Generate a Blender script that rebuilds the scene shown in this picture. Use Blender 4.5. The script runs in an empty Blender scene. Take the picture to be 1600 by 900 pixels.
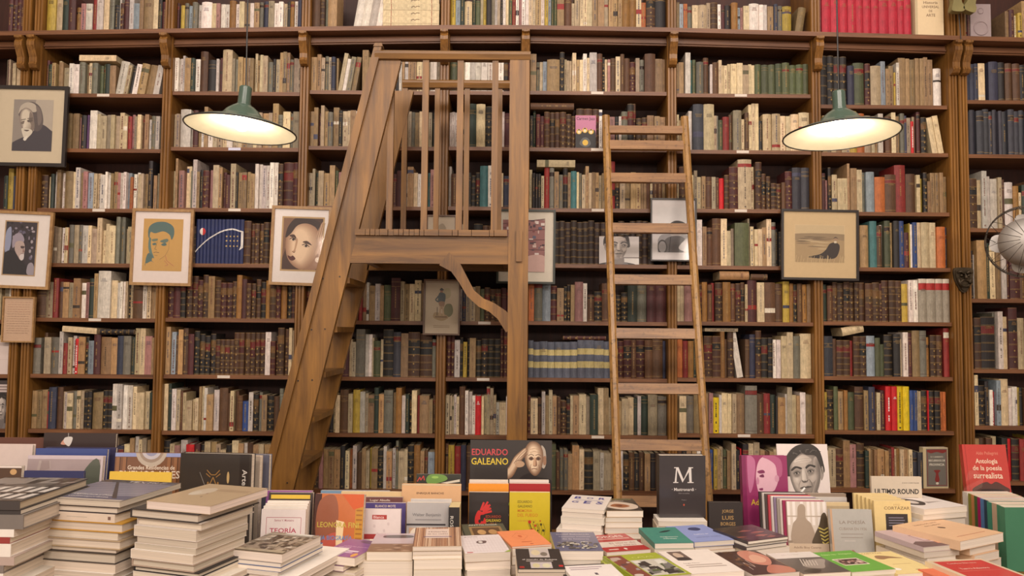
import bpy, math, random
from mathutils import Vector, Matrix
random.seed(7)
SC = bpy.context.scene
COL = SC.collection
# ------------------------------------------------------------------ camera, world, light, exposure
F = 1250.0; PITCH = math.radians(3.11); ROLL = math.radians(0.5)
CAMZ = 1.6; D = 4.39                      # camera height, distance to the bookcase front (plane Y = 0)
CAM = Vector((0, -D, CAMZ))
cam = bpy.data.cameras.new('camera'); cam.sensor_width = 36; cam.lens = 36 * F / 1600
cam.clip_start = .05; cam.clip_end = 50
co = bpy.data.objects.new('camera', cam); COL.objects.link(co); SC.camera = co
RM = (Matrix.Rotation(math.pi/2 + PITCH, 4, 'X') @ Matrix.Rotation(ROLL, 4, 'Z'))
co.matrix_world = Matrix.Translation(CAM) @ RM
R3 = RM.to_3x3(); R3i = R3.inverted()
w = bpy.data.worlds.new('world'); SC.world = w; w.use_nodes = True
w.node_tree.nodes['Background'].inputs[0].default_value = (1.0, .80, .64, 1)
w.node_tree.nodes['Background'].inputs[1].default_value = .50
def area_light(name, loc, rot, sx, sy, power, col):
    l = bpy.data.lights.new(name, 'AREA'); l.shape = 'RECTANGLE'; l.size = sx; l.size_y = sy
    l.energy = power; l.color = col
    o = bpy.data.objects.new(name, l); o.location = loc; o.rotation_euler = rot; COL.objects.link(o); return o
area_light('ceiling_fixture_light', (0, -5.6, 4.4), (math.radians(56), 0, 0), 6.0, .9, 222, (1, .87, .78))
for _x in (-2.3, -.75, .8, 2.4): area_light('aisle_fill_light', (_x, -6.0, 2.6), (math.radians(86), 0, 0), .36, .36, 19, (1, .86, .74))  # added fills behind the camera, standing for no seen lamp, brighten shaded pictures
area_light('ceiling_fixture_light', (0, -1.9, 4.45), (math.radians(14), 0, 0), 6.5, .5, 60, (1, .90, .84))
SC.view_settings.view_transform = 'Standard'; SC.view_settings.look = 'None'
SC.view_settings.gamma = 1; SC.view_settings.use_curve_mapping = False
SC.view_settings.exposure = 0.0
try:
    SC.cycles.use_denoising = True; SC.cycles.max_bounces = 6; SC.cycles.sample_clamp_indirect = 6
except Exception: pass

# ------------------------------------------------------------------ projection helpers (photo pixel + distance -> place)
def P(px, py, d):
    v = R3 @ Vector(((px-800)/F, (450-py)/F, -1)); v = v * (d / v.y); return CAM + v
def PZ(px, py, z):
    v = R3 @ Vector(((px-800)/F, (450-py)/F, -1)); return CAM + v * ((z-CAMZ)/v.z)
def proj(p):
    q = R3i @ (Vector(p) - CAM); return 800 + F*q.x/-q.z, 450 - F*q.y/-q.z
def lin(c):
    return tuple(((x/255+.055)/1.055)**2.4 if x/255 > .04045 else x/255/12.92 for x in c)
# ------------------------------------------------------------------ materials
def nodes_mat(name):
    m = bpy.data.materials.new(name); m.use_nodes = True
    return m, m.node_tree, m.node_tree.nodes['Principled BSDF']
def N(t, typ, **kw):
    n = t.nodes.new(typ)
    for k, v in kw.items():
        if k in n.inputs: n.inputs[k].default_value = v
        else: setattr(n, k, v)
    return n
def print_mat(name, rough, wear, coat=0, bump=0):
    m, t, b = nodes_mat(name)
    a = N(t, 'ShaderNodeAttribute', attribute_name='Col')
    tc = N(t, 'ShaderNodeTexCoord'); nz = N(t, 'ShaderNodeTexNoise', Scale=45, Detail=5, Roughness=.7)
    t.links.new(tc.outputs['Object'], nz.inputs['Vector'])
    r = N(t, 'ShaderNodeMapRange'); r.inputs[1].default_value = .3; r.inputs[2].default_value = .75
    r.inputs[3].default_value = 1-wear; r.inputs[4].default_value = 1+wear*.5
    t.links.new(nz.outputs['Fac'], r.inputs[0])
    mx = N(t, 'ShaderNodeMix', data_type='RGBA', blend_type='MULTIPLY'); mx.inputs[0].default_value = 1
    t.links.new(a.outputs['Color'], mx.inputs[6]); t.links.new(r.outputs[0], mx.inputs[7])
    t.links.new(mx.outputs[2], b.inputs['Base Color'])
    b.inputs['Roughness'].default_value = rough
    b.inputs['Coat Weight'].default_value = coat; b.inputs['Coat Roughness'].default_value = .12
    if wear > .2:
        mp = N(t, 'ShaderNodeMapping'); mp.inputs['Scale'].default_value = (1, 1, .09); t.links.new(tc.outputs['Object'], mp.inputs[0])
        n2 = N(t, 'ShaderNodeTexNoise', Scale=320, Detail=3, Roughness=.6); t.links.new(mp.outputs[0], n2.inputs['Vector'])
        r2 = N(t, 'ShaderNodeMapRange'); r2.inputs[1].default_value = .35; r2.inputs[2].default_value = .7; r2.inputs[3].default_value = .78; r2.inputs[4].default_value = 1.1
        t.links.new(n2.outputs['Fac'], r2.inputs[0])
        m2 = N(t, 'ShaderNodeMix', data_type='RGBA', blend_type='MULTIPLY'); m2.inputs[0].default_value = 1
        t.links.new(mx.outputs[2], m2.inputs[6]); t.links.new(r2.outputs[0], m2.inputs[7]); t.links.new(m2.outputs[2], b.inputs['Base Color'])
    if bump:
        bp = N(t, 'ShaderNodeBump', Strength=bump, Distance=.002); t.links.new(nz.outputs['Fac'], bp.inputs['Height'])
        t.links.new(bp.outputs[0], b.inputs['Normal'])
    return m
M_BOOK = print_mat('worn_binding', .62, .28, 0, .3)
M_PRINT = print_mat('printed_paper', .55, .05)
M_GLOSSY = print_mat('glossy_jacket', .38, .04, .5)
M_FILM = print_mat('shrink_wrapped_jacket', .3, .05, 1.0)
# page edges: fine paper lines
def page_mat():
    m, t, b = nodes_mat('page_edges')
    a = N(t, 'ShaderNodeAttribute', attribute_name='Col')
    tc = N(t, 'ShaderNodeTexCoord'); mp = N(t, 'ShaderNodeMapping'); mp.inputs['Scale'].default_value = (.4, .4, 90)
    nz = N(t, 'ShaderNodeTexNoise', Scale=8, Detail=3)
    t.links.new(tc.outputs['Object'], mp.inputs[0]); t.links.new(mp.outputs[0], nz.inputs['Vector'])
    r = N(t, 'ShaderNodeMapRange'); r.inputs[1].default_value = .35; r.inputs[2].default_value = .65; r.inputs[3].default_value = .8; r.inputs[4].default_value = 1.05
    t.links.new(nz.outputs['Fac'], r.inputs[0])
    mx = N(t, 'ShaderNodeMix', data_type='RGBA', blend_type='MULTIPLY'); mx.inputs[0].default_value = 1
    t.links.new(a.outputs['Color'], mx.inputs[6]); t.links.new(r.outputs[0], mx.inputs[7])
    t.links.new(mx.outputs[2], b.inputs['Base Color']); b.inputs['Roughness'].default_value = .85
    return m
M_PAGE = page_mat()
def wood_mat(name, c1, c2, scale=(1, 1, 1), rough=.45, speck=0):
    m, t, b = nodes_mat(name)
    tc = N(t, 'ShaderNodeTexCoord'); mp = N(t, 'ShaderNodeMapping'); mp.inputs['Scale'].default_value = scale
    t.links.new(tc.outputs['Object'], mp.inputs[0])
    n1 = N(t, 'ShaderNodeTexNoise', Scale=6, Detail=8, Roughness=.65, Distortion=.6)
    n2 = N(t, 'ShaderNodeTexNoise', Scale=2.2, Detail=2)
    t.links.new(mp.outputs[0], n1.inputs['Vector']); t.links.new(tc.outputs['Object'], n2.inputs['Vector'])
    ad = N(t, 'ShaderNodeMath', operation='MULTIPLY_ADD'); ad.inputs[1].default_value = .45
    t.links.new(n2.outputs['Fac'], ad.inputs[0]); t.links.new(n1.outputs['Fac'], ad.inputs[2])
    cr = N(t, 'ShaderNodeValToRGB')
    cr.color_ramp.elements[0].position = .52; cr.color_ramp.elements[0].color = (*lin(c1), 1)
    cr.color_ramp.elements[1].position = .95; cr.color_ramp.elements[1].color = (*lin(c2), 1)
    t.links.new(ad.outputs[0], cr.inputs[0])
    out = cr.outputs[0]
    if speck:
        n3 = N(t, 'ShaderNodeTexNoise', Scale=60, Detail=2); t.links.new(tc.outputs['Object'], n3.inputs['Vector'])
        r = N(t, 'ShaderNodeMapRange'); r.inputs[1].default_value = .3; r.inputs[2].default_value = .42; r.inputs[3].default_value = 1-speck; r.inputs[4].default_value = 1
        t.links.new(n3.outputs['Fac'], r.inputs[0])
        mx = N(t, 'ShaderNodeMix', data_type='RGBA', blend_type='MULTIPLY'); mx.inputs[0].default_value = 1
        t.links.new(out, mx.inputs[6]); t.links.new(r.outputs[0], mx.inputs[7]); out = mx.outputs[2]
    t.links.new(out, b.inputs['Base Color']); b.inputs['Roughness'].default_value = rough
    bp = N(t, 'ShaderNodeBump', Strength=.15, Distance=.003); t.links.new(n1.outputs['Fac'], bp.inputs['Height']); t.links.new(bp.outputs[0], b.inputs['Normal'])
    return m
M_POST = wood_mat('post_wood', (96, 62, 27), (152, 106, 50), (14, 14, .6), .36)
M_SHELF = wood_mat('shelf_wood', (88, 54, 33), (136, 90, 56), (.5, 12, 12), .42)
M_BACK = wood_mat('back_wood', (44, 18, 12), (70, 32, 20), (6, 6, .5), .6)
M_LAD = wood_mat('platform_ladder_wood', (86, 55, 20), (150, 105, 44), (4, 4, .3), .42)
M_LADH = wood_mat('platform_ladder_wood_across', (86, 55, 20), (146, 102, 44), (.3, 4, 4), .42)
M_LADB = wood_mat('worn_ladder_wood', (118, 82, 40), (178, 134, 74), (9, 9, .7), .33, .5)
M_LADBH = wood_mat('worn_rung_wood', (112, 76, 42), (164, 120, 72), (.7, 9, 9), .36, .25)
def plain(name, c, rough=.5, metal=0, emit=0, ecol=None, noise=.06):
    m, t, b = nodes_mat(name)
    tc = N(t, 'ShaderNodeTexCoord'); nz = N(t, 'ShaderNodeTexNoise', Scale=20, Detail=3); t.links.new(tc.outputs['Object'], nz.inputs['Vector'])
    cr = N(t, 'ShaderNodeValToRGB'); l = lin(c)
    cr.color_ramp.elements[0].color = (*[x*(1-noise*2) for x in l], 1); cr.color_ramp.elements[1].color = (*[min(1, x*(1+noise*2)) for x in l], 1)
    t.links.new(nz.outputs['Fac'], cr.inputs[0]); t.links.new(cr.outputs[0], b.inputs['Base Color'])
    b.inputs['Roughness'].default_value = rough; b.inputs['Metallic'].default_value = metal
    if emit:
        b.inputs['Emission Color'].default_value = (*(ecol or (1, .85, .6)), 1); b.inputs['Emission Strength'].default_value = emit
    return m
M_ENAMEL_OUT = plain('green_enamel', (70, 88, 76), .22)
M_ENAMEL_IN = plain('white_enamel', (214, 206, 184), .35)
M_BLACK = plain('black_paint', (28, 26, 26), .4)
M_BULB = plain('glowing_bulb', (255, 250, 230), .3, 0, 38, (1, .86, .62))
M_STEEL = plain('brushed_steel', (180, 174, 168), .5, .55)
M_WIRE = plain('dark_wire', (70, 62, 54), .4, .6)
M_BRONZE = plain('dark_bronze', (74, 62, 46), .45, .5, noise=.3)
M_OLIVE = plain('olive_plaster', (128, 118, 72), .6, noise=.15)
M_MUTED = plain('speaker_cloth', (158, 142, 142), .8)
M_FLOOR = wood_mat('floor_boards', (80, 55, 38), (125, 90, 62), (.6, 6, 6), .5)
M_PLASTER = plain('plaster', (205, 196, 180), .9)
M_CLOTH = plain('table_cloth_fabric', (90, 60, 48), .9)
def glass_mat():
    m = bpy.data.materials.new('picture_glass'); m.use_nodes = True; t = m.node_tree; t.nodes.clear()
    o = N(t, 'ShaderNodeOutputMaterial'); mx = N(t, 'ShaderNodeMixShader'); tr = N(t, 'ShaderNodeBsdfTransparent'); g = N(t, 'ShaderNodeBsdfGlossy')
    g.inputs['Roughness'].default_value = .06; lw = N(t, 'ShaderNodeLayerWeight'); lw.inputs[0].default_value = .12
    ma = N(t, 'ShaderNodeMath', operation='MULTIPLY_ADD'); ma.inputs[1].default_value = .3; ma.inputs[2].default_value = .010
    t.links.new(lw.outputs['Facing'], ma.inputs[0])
    t.links.new(ma.outputs[0], mx.inputs[0]); t.links.new(tr.outputs[0], mx.inputs[1]); t.links.new(g.outputs[0], mx.inputs[2]); t.links.new(mx.outputs[0], o.inputs[0])
    return m
M_GLASS = glass_mat()

# ------------------------------------------------------------------ mesh builder
class MB:
    def __init__(s): s.v = []; s.f = []; s.c = []; s.m = []
    def face(s, pts, col=(200, 200, 200), mi=0):
        i = len(s.v); s.v += [tuple(p) for p in pts]; s.f.append(tuple(range(i, i+len(pts)))); s.c.append(col); s.m.append(mi)
    def box(s, x0, x1, y0, y1, z0, z1, col=(200, 200, 200), mi=0, cols=None, mis=None):
        i = len(s.v)
        s.v += [(x0, y0, z0), (x1, y0, z0), (x1, y1, z0), (x0, y1, z0), (x0, y0, z1), (x1, y0, z1), (x1, y1, z1), (x0, y1, z1)]
        q = [('f', (0, 1, 5, 4)), ('r', (1, 2, 6, 5)), ('b', (2, 3, 7, 6)), ('l', (3, 0, 4, 7)), ('t', (4, 5, 6, 7)), ('d', (3, 2, 1, 0))]
        for k, a in q:
            s.f.append(tuple(i+j for j in a)); s.c.append((cols or {}).get(k, col)); s.m.append((mis or {}).get(k, mi))
    def prism(s, poly, y0, y1, col=(200, 200, 200), mi=0):        # poly = [(x, z)] in the X-Z plane, thickness in Y
        n = len(poly); i = len(s.v)
        ar = sum(poly[k][0]*poly[(k+1) % n][1]-poly[(k+1) % n][0]*poly[k][1] for k in range(n))
        if ar < 0: poly = poly[::-1]
        s.v += [(x, y0, z) for x, z in poly] + [(x, y1, z) for x, z in poly]
        s.f.append(tuple(range(i, i+n))); s.f.append(tuple(range(i+2*n-1, i+n-1, -1)))
        for k in range(n): s.f.append((i+k, i+n+k, i+n+(k+1) % n, i+(k+1) % n))
        s.c += [col]*(n+2); s.m += [mi]*(n+2)
    def prism_x(s, poly, x0, x1, col=(200, 200, 200), mi=0):      # poly = [(y, z)], thickness in X
        n = len(poly); i = len(s.v)
        s.v += [(x0, y, z) for y, z in poly] + [(x1, y, z) for y, z in poly]
        s.f.append(tuple(range(i, i+n))); s.f.append(tuple(range(i+2*n-1, i+n-1, -1)))
        for k in range(n): s.f.append((i+k, i+n+k, i+n+(k+1) % n, i+(k+1) % n))
        s.c += [col]*(n+2); s.m += [mi]*(n+2)
    def beam(s, a, b, wx, wy, col=(200, 200, 200), mi=0, seg=4, up=None):  # bar with a rounded rectangular section
        a = Vector(a); b = Vector(b); d = (b-a).normalized(); u = d.cross(up or Vector((0, 1, 0))).normalized(); v = d.cross(u)
        n = 8 if seg > 4 else 4
        ring = [(math.cos(2*math.pi*(k+.5)/n), math.sin(2*math.pi*(k+.5)/n)) for k in range(n)]
        sc = 1/math.cos(math.pi/n) if n == 4 else 1.06
        i = len(s.v)
        for p in (a, b):
            for cx, cy in ring: s.v.append(tuple(p + u*cx*wx/2*sc + v*cy*wy/2*sc))
        for k in range(n): s.f.append((i+k, i+(k+1) % n, i+n+(k+1) % n, i+n+k))
        s.f.append(tuple(range(i+n-1, i-1, -1))); s.f.append(tuple(range(i+n, i+2*n)))
        s.c += [col]*(n+2); s.m += [mi]*(n+2)
    def tube(s, pts, r, n=8, col=(200, 200, 200), mi=0, closed=False):
        pts = [Vector(p) for p in pts]; m = len(pts); i = len(s.v)
        for k, p in enumerate(pts):
            a = pts[(k-1) % m] if closed or k else p; b = pts[(k+1) % m] if closed or k < m-1 else p
            d = (b-a).normalized(); ref = Vector((0, 0, 1)) if abs(d.z) < .9 else Vector((1, 0, 0))
            u = d.cross(ref).normalized(); v = d.cross(u)
            for j in range(n):
                t = 2*math.pi*j/n; s.v.append(tuple(p + (u*math.cos(t)+v*math.sin(t))*r))
        for k in range(m if closed else m-1):
            for j in range(n):
                a0 = i+k*n+j; a1 = i+k*n+(j+1) % n; b0 = i+((k+1) % m)*n+j; b1 = i+((k+1) % m)*n+(j+1) % n
                s.f.append((a0, b0, b1, a1)); s.c.append(col); s.m.append(mi)
        if not closed:
            s.f.append(tuple(range(i, i+n))); s.f.append(tuple(range(i+(m-1)*n+n-1, i+(m-1)*n-1, -1))); s.c += [col]*2; s.m += [mi]*2
    def lathe(s, prof, n=48, col=(200, 200, 200), mi=0):
        i = len(s.v); m = len(prof)
        for r, z in prof:
            for j in range(n): t = 2*math.pi*j/n; s.v.append((r*math.cos(t), r*math.sin(t), z))
        for k in range(m-1):
            for j in range(n):
                s.f.append((i+k*n+j, i+k*n+(j+1) % n, i+(k+1)*n+(j+1) % n, i+(k+1)*n+j)); s.c.append(col); s.m.append(mi)
    def build(s, name, mats, parent=None, loc=None, smooth=False, local=None):
        me = bpy.data.meshes.new(name)
        v = s.v if local is None else [tuple(local @ Vector(p)) for p in s.v]
        me.from_pydata(v, [], s.f)
        if not isinstance(mats, (list, tuple)): mats = [mats]
        for m in mats: me.materials.append(m)
        if len(mats) > 1: me.polygons.foreach_set('material_index', s.m)
        at = me.color_attributes.new('Col', 'FLOAT_COLOR', 'CORNER'); buf = []
        for p, c in zip(me.polygons, s.c): buf += [*lin(c), 1.0]*p.loop_total
        at.data.foreach_set('color', buf)
        if smooth: me.polygons.foreach_set('use_smooth', [True]*len(me.polygons))
        me.validate(); me.update()
        o = bpy.data.objects.new(name, me); COL.objects.link(o)
        if parent: o.parent = parent
        if loc is not None: o.location = loc
        return o
def tag(o, label, cat, group=None, kind=None):
    if label: o['label'] = label
    if cat: o['category'] = cat
    if group: o['group'] = group
    if kind: o['kind'] = kind
    return o
def empty(name, loc, rz=0, rx=0):
    o = bpy.data.objects.new(name, None); o.empty_display_size = .05; COL.objects.link(o); o.location = loc; o.rotation_euler = (rx, 0, rz); return o
_tc = {}
def text_geo(s, bold=0):
    if (s, bold) in _tc: return _tc[s, bold]
    cu = bpy.data.curves.new('lettering', 'FONT'); cu.body = s; cu.size = 1; cu.resolution_u = 2; cu.offset = bold
    o = bpy.data.objects.new('lettering', cu); COL.objects.link(o)
    bpy.context.view_layer.update()
    e = o.evaluated_get(bpy.context.evaluated_depsgraph_get()); me = e.to_mesh()
    vs = [tuple(v.co) for v in me.vertices]; fs = [tuple(p.vertices) for p in me.polygons]
    e.to_mesh_clear(); bpy.data.objects.remove(o); bpy.data.curves.remove(cu)
    if not vs: vs = [(0, 0, 0)]; fs = []
    x0 = min(v[0] for v in vs); x1 = max(v[0] for v in vs); y0 = min(v[1] for v in vs); y1 = max(v[1] for v in vs)
    _tc[s, bold] = (vs, fs, x0, x1, y0, y1); return _tc[s, bold]
def spline(pts, k=5):
    n = len(pts); out = []
    for i in range(n):
        p0, p1, p2, p3 = pts[i-1], pts[i], pts[(i+1) % n], pts[(i+2) % n]
        for j in range(k):
            t = j/k
            out.append(tuple(.5*(2*p1[a]+(p2[a]-p0[a])*t+(2*p0[a]-5*p1[a]+4*p2[a]-p3[a])*t*t+(3*p1[a]-p0[a]-3*p2[a]+p3[a])*t**3) for a in (0, 1)))
    return out
# flat printed artwork on a surface: u right, v up in 0..1, drawn as thin inked shapes one above the other
class Art:
    def __init__(s, mb, O, U, V, mi=0, rnd=False):
        s.mb = mb; s.O = Vector(O); s.U = Vector(U); s.V = Vector(V); s.n = s.U.cross(s.V).normalized(); s.k = 1; s.mi = mi
    def sub(s, u0, v0, u1, v1):
        a = Art(s.mb, s.O+s.U*u0+s.V*v0, s.U*(u1-u0), s.V*(v1-v0), s.mi); a.k = s.k; return a
    def pt(s, u, v): return s.O + s.U*u + s.V*v + s.n*(.0001+.00003*s.k)
    def poly(s, pts, col, clip=True):
        if clip: pts = clipbox(pts)
        if len(pts) < 3: return
        s.k += 1; s.mb.face([s.pt(u, v) for u, v in pts], col, s.mi)
    def rect(s, u0, v0, u1, v1, col): s.poly([(u0, v0), (u1, v0), (u1, v1), (u0, v1)], col)
    def blob(s, pts, col, k=5): s.poly(spline(pts, k), col)
    def soft(s, pa, pb, ca, cb, n=6, k=4):
        for i in range(n+1):
            t = i/n; s.blob([(a[0]*(1-t)+b_[0]*t, a[1]*(1-t)+b_[1]*t) for a, b_ in zip(pa, pb)], mixc(ca, cb, t), k)
    def ell(s, cu, cv, ru, rv, col, n=20, rot=0):
        s.poly([(cu+ru*math.cos(t)*math.cos(rot)-rv*math.sin(t)*math.sin(rot), cv+ru*math.cos(t)*math.sin(rot)+rv*math.sin(t)*math.cos(rot)) for t in [2*math.pi*j/n for j in range(n)]], col)
    def line(s, u0, v0, u1, v1, wd, col):
        a = s.U*(u1-u0)+s.V*(v1-v0)
        if a.length < 1e-7: return
        q = a.normalized().cross(s.n)*wd*s.U.length/2; s.k += 1
        A = s.pt(u0, v0); B = s.pt(u1, v1); s.mb.face([A+q, B+q, B-q, A-q], col, s.mi)
    def path(s, pts, wd, col):
        for a, b in zip(pts, pts[1:]): s.line(*a, *b, wd, col)
    def frame(s, u0, v0, u1, v1, wd, col):
        s.path([(u0, v0), (u1, v0), (u1, v1), (u0, v1), (u0, v0)], wd, col)
    def text(s, t, cu, cv, wf, hf, col, align='c', rot=0, bold=.012):
        vs, fs, x0, x1, y0, y1 = text_geo(t, bold)
        if not fs: return
        W = s.U.length; H = s.V.length; uu = s.U.normalized(); vv = s.V.normalized()
        if rot: uu, vv = -vv, uu; W, H = H, W; wf, hf = wf, hf       # reads downwards
        k1 = wf*W/(x1-x0); k2 = hf*H/(y1-y0); kx = min(k1, k2*1.35); ky = min(k2, kx*1.15)
        s.k += 1; o = s.pt(cu, cv); i = len(s.mb.v); off = {'c': (x0+x1)/2, 'l': x0, 'r': x1}[align]
        for x, y, z in vs: s.mb.v.append(tuple(o + uu*(x-off)*kx + vv*(y-(y0+y1)/2)*ky))
        for f in fs:
            s.mb.f.append(tuple(i+j for j in f)); s.mb.c.append(col); s.mb.m.append(s.mi)
    def lines(s, u0, u1, v0, v1, n, col, jag=.1, th=.4):            # small print too fine to read: rows of dashes
        for k in range(n):
            v = v1-(k+.5)*(v1-v0)/n; h = (v1-v0)/n*th/2; e = u1-random.random()*jag*(u1-u0); s.rect(u0, v-h, e, v+h, col)
def clipbox(pts):
    for ax, lim, sg in ((0, 0, 1), (0, 1, -1), (1, 0, 1), (1, 1, -1)):
        out = []
        for i in range(len(pts)):
            a, b = pts[i-1], pts[i]; da = (a[ax]-lim)*sg; db = (b[ax]-lim)*sg
            if (da >= 0) != (db >= 0):
                t = da/(da-db); out.append((a[0]+(b[0]-a[0])*t, a[1]+(b[1]-a[1])*t))
            if db >= 0: out.append(b)
        pts = out
        if not pts: return []
    return pts
def mixc(a, b, t): return tuple(a[i]*(1-t)+b[i]*t for i in range(3))
# a face study: skin, hair and cloth tones given; turn -1..1 (which way the nose points)
def portrait(A, cx=.5, cy=.58, w=.4, h=.5, skin=(190, 185, 178), dark=(60, 56, 54), hair=(40, 38, 38), cloth=(45, 42, 42), turn=0, hairstyle='short', shade=1, body=True, beard=None, cig=False, rot=0):
    sh = mixc(skin, dark, .55); mid = mixc(skin, dark, .25); lt = mixc(skin, (255, 250, 240), .3)
    def T(u, v):
        x = u*w; y = v*h; c, s_ = math.cos(rot), math.sin(rot); return (cx+x*c-y*s_, cy+x*s_+y*c)
    def B(pts, col): A.blob([T(*p) for p in pts], col)
    def S(pa, pb, ca, cb, n=5): A.soft([T(*p) for p in pa], [T(*p) for p in pb], ca, cb, n)
    if body:
        A.blob([T(-1.15, -1.3), T(-1.0, -.78), T(-.45, -.6), T(.45, -.6), T(1.0, -.78), T(1.2, -1.3)], cloth)
        B([(-.24, -.3), (.26, -.3), (.3, -.72), (0, -.85), (-.3, -.7)], sh)
        B([(-.3, -.62), (0, -.9), (.3, -.62), (.5, -.72), (.05, -1.15), (-.5, -.72)], mixc(cloth, (255, 255, 255), .25))
    if hairstyle == 'long': B([(-.58, .2), (-.5, .5), (0, .66), (.5, .5), (.6, .1), (.62, -.3), (.3, -.42), (-.3, -.4), (-.6, -.25)], hair)
    else: B([(-.52, .02), (-.55, .35), (-.3, .6), (.1, .66), (.45, .52), (.56, .2), (.52, -.02), (0, .1)], hair)
    g = 1 if shade > 0 else -1; t = turn*.1
    e = -1 if turn > 0 else 1
    B([(e*.44, .1), (e*.53, .12), (e*.53, -.06), (e*.44, -.16)], mid); B([(e*.47, .07), (e*.505, .06), (e*.5, -.04)], sh)
    out = [(-.45, .15), (-.38, .4), (0, .5), (.38, .4), (.45, .15), (.42, -.12), (.29, -.38), (0, -.53), (-.29, -.38), (-.42, -.12)]
    q = -g*.14
    inn = [(-.2+q, .15), (-.16+q, .3), (q, .36), (.16+q, .3), (.2+q, .15), (.2+q, -.08), (.13+q, -.24), (q, -.34), (-.13+q, -.24), (-.19+q, -.08)]
    S(out, inn, sh, skin, 7)
    S([(g*.45, .3), (g*.3, .34), (g*.26, .1), (g*.3, -.1), (g*.14, -.4), (g*.28, -.4), (g*.43, -.12)], [(g*.44, .2), (g*.4, .2), (g*.39, .08), (g*.39, -.08), (g*.26, -.36), (g*.28, -.37), (g*.42, -.1)], mixc(mid, skin, .35), sh, 5)
    S([(-.28+t, .3), (t, .44), (.26+t, .3), (t, .24)], [(-.12+t+q, .32), (t+q, .37), (.1+t+q, .32), (t+q, .3)], skin, lt, 4)
    for c_ in (-1, 1): S([(c_*.32+t, .0), (c_*.2+t, .03), (c_*.12+t, -.08), (c_*.2+t, -.18), (c_*.32+t, -.12)], [(c_*.25+t, -.05), (c_*.22+t, -.04), (c_*.2+t, -.07), (c_*.22+t, -.1), (c_*.25+t, -.08)], mixc(skin, mid, .35 if c_ == g else .1), lt if c_ != g else skin, 4)
    for v in (.29, .335): A.path([T(-.2+t, v), T(-.06+t, v+.015), T(.1+t, v+.012), T(.22+t, v-.004)], .006, mid)
    if hairstyle in ('short', 'swept'):
        B([(-.47, .08), (-.5, .42), (-.2, .64), (.25, .64), (.5, .42), (.48, .08), (.43, .22), (.34, .38), (.1, .42), (-.06, .47), (-.3, .34), (-.42, .22)], hair)
    elif hairstyle == 'long': B([(-.5, .0), (-.5, .42), (-.2, .64), (.25, .64), (.5, .42), (.5, .0), (.43, .2), (.2, .44), (-.1, .5), (-.4, .3)], hair)
    elif hairstyle == 'bald':
        for c_ in (-1, 1): B([(c_*.43, .02), (c_*.54, .1), (c_*.54, .38), (c_*.4, .5), (c_*.42, .25)], hair)
    if hairstyle != 'bald':
        hl = mixc(hair, (255, 250, 240), .3)
        for k in range(9): u = -.4+.1*k; A.path([T(u*.6+.02, .43+.05*math.cos(u*3)), T(u*.95, .54-.1*abs(u)), T(u*1.15+.06, .56-.28*abs(u))], .008, hl if k % 2 else mixc(hair, (0, 0, 0), .4))
    for c_ in (-1, 1):
        ex = c_*.2+t*1.3
        S([(ex-.15, .09), (ex, .17), (ex+.15, .09), (ex+.1, .0), (ex, -.03), (ex-.1, .0)], [(ex-.09, .07), (ex, .1), (ex+.09, .07), (ex+.05, .045), (ex, .035), (ex-.05, .045)], mixc(skin, mid, .7), sh, 4)
        B([(ex-.16, .15), (ex-.03, .215), (ex+.15, .165), (ex+.12, .13), (ex, .17), (ex-.12, .125)], mixc(hair, dark, .4) if hairstyle != 'bald' else mid)
        B([(ex-.07, .06), (ex, .085), (ex+.07, .06), (ex, .04)], mixc(skin, mid, .15))
        A.ell(*T(ex+t*.2, .062), .034*w, .023*h, dark, 10); A.path([T(ex-.085, .058), T(ex-.03, .088), T(ex+.03, .088), T(ex+.085, .056)], .012, dark)
        A.path([T(ex-.07, .012), T(ex, -.004), T(ex+.07, .012)], .007, sh)
    S([(t-.05, .15), (t+.05, .15), (t+.1, -.08), (t, -.14), (t-.1, -.08)], [(t-.02+q*.2, .1), (t+.01+q*.2, .1), (t+.03+q*.3, -.07), (t+q*.3, -.09), (t-.03+q*.3, -.07)], mixc(skin, mid, .45), lt, 4)
    B([(t+g*.03, .12), (t+g*.075, .0), (t+g*.1, -.08), (t+g*.05, -.09), (t+g*.04, 0)], mid)
    B([(t-.095, -.095), (t-.04, -.13), (t, -.12), (t+.04, -.13), (t+.1, -.095), (t+.05, -.15), (t-.05, -.15)], mixc(sh, dark, .4))
    A.path([T(t-.12, -.1), T(t-.18, -.18), T(t-.2, -.27)], .008, mid); A.path([T(t+.12, -.1), T(t+.18, -.18), T(t+.2, -.27)], .008, sh)
    B([(t-.17, -.262), (t-.06, -.235), (t, -.245), (t+.06, -.235), (t+.17, -.262), (t, -.275)], mixc(sh, dark, .35))
    B([(t-.13, -.272), (t, -.285), (t+.13, -.272), (t, -.325)], mixc(mid, sh, .3))
    A.path([T(t-.17, -.264), T(t-.05, -.27), T(t+.05, -.27), T(t+.17, -.264)], .009, dark)
    B([(t-.1, -.355), (t, -.34), (t+.1, -.355), (t, -.372)], mixc(mid, sh, .5))
    if beard:
        B([(-.34, -.1), (-.14, -.2), (.0, -.19), (.14, -.2), (.34, -.1), (.3, -.42), (.05, -.66), (-.26, -.46)], beard)
        B([(-.12, -.27), (0, -.25), (.12, -.27), (0, -.3)], mixc(beard, dark, .5))
    if cig: A.line(*T(-.06, -.265), *T(-.2, -.36), .035, (245, 245, 240))

TABLE = .75
# ------------------------------------------------------------------ room shell
def struct(o): o['kind'] = 'structure'; return o
m = MB(); m.box(-5, 5, -7.5, .6, -.1, 0); struct(m.build('floor', M_FLOOR))
m = MB(); m.box(-5, 5, .34, .5, 0, 4.8); struct(m.build('wall_back', M_PLASTER))
m = MB(); m.box(-5, 5, -7.5, .6, 4.8, 4.9); struct(m.build('ceiling', M_PLASTER))

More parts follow.
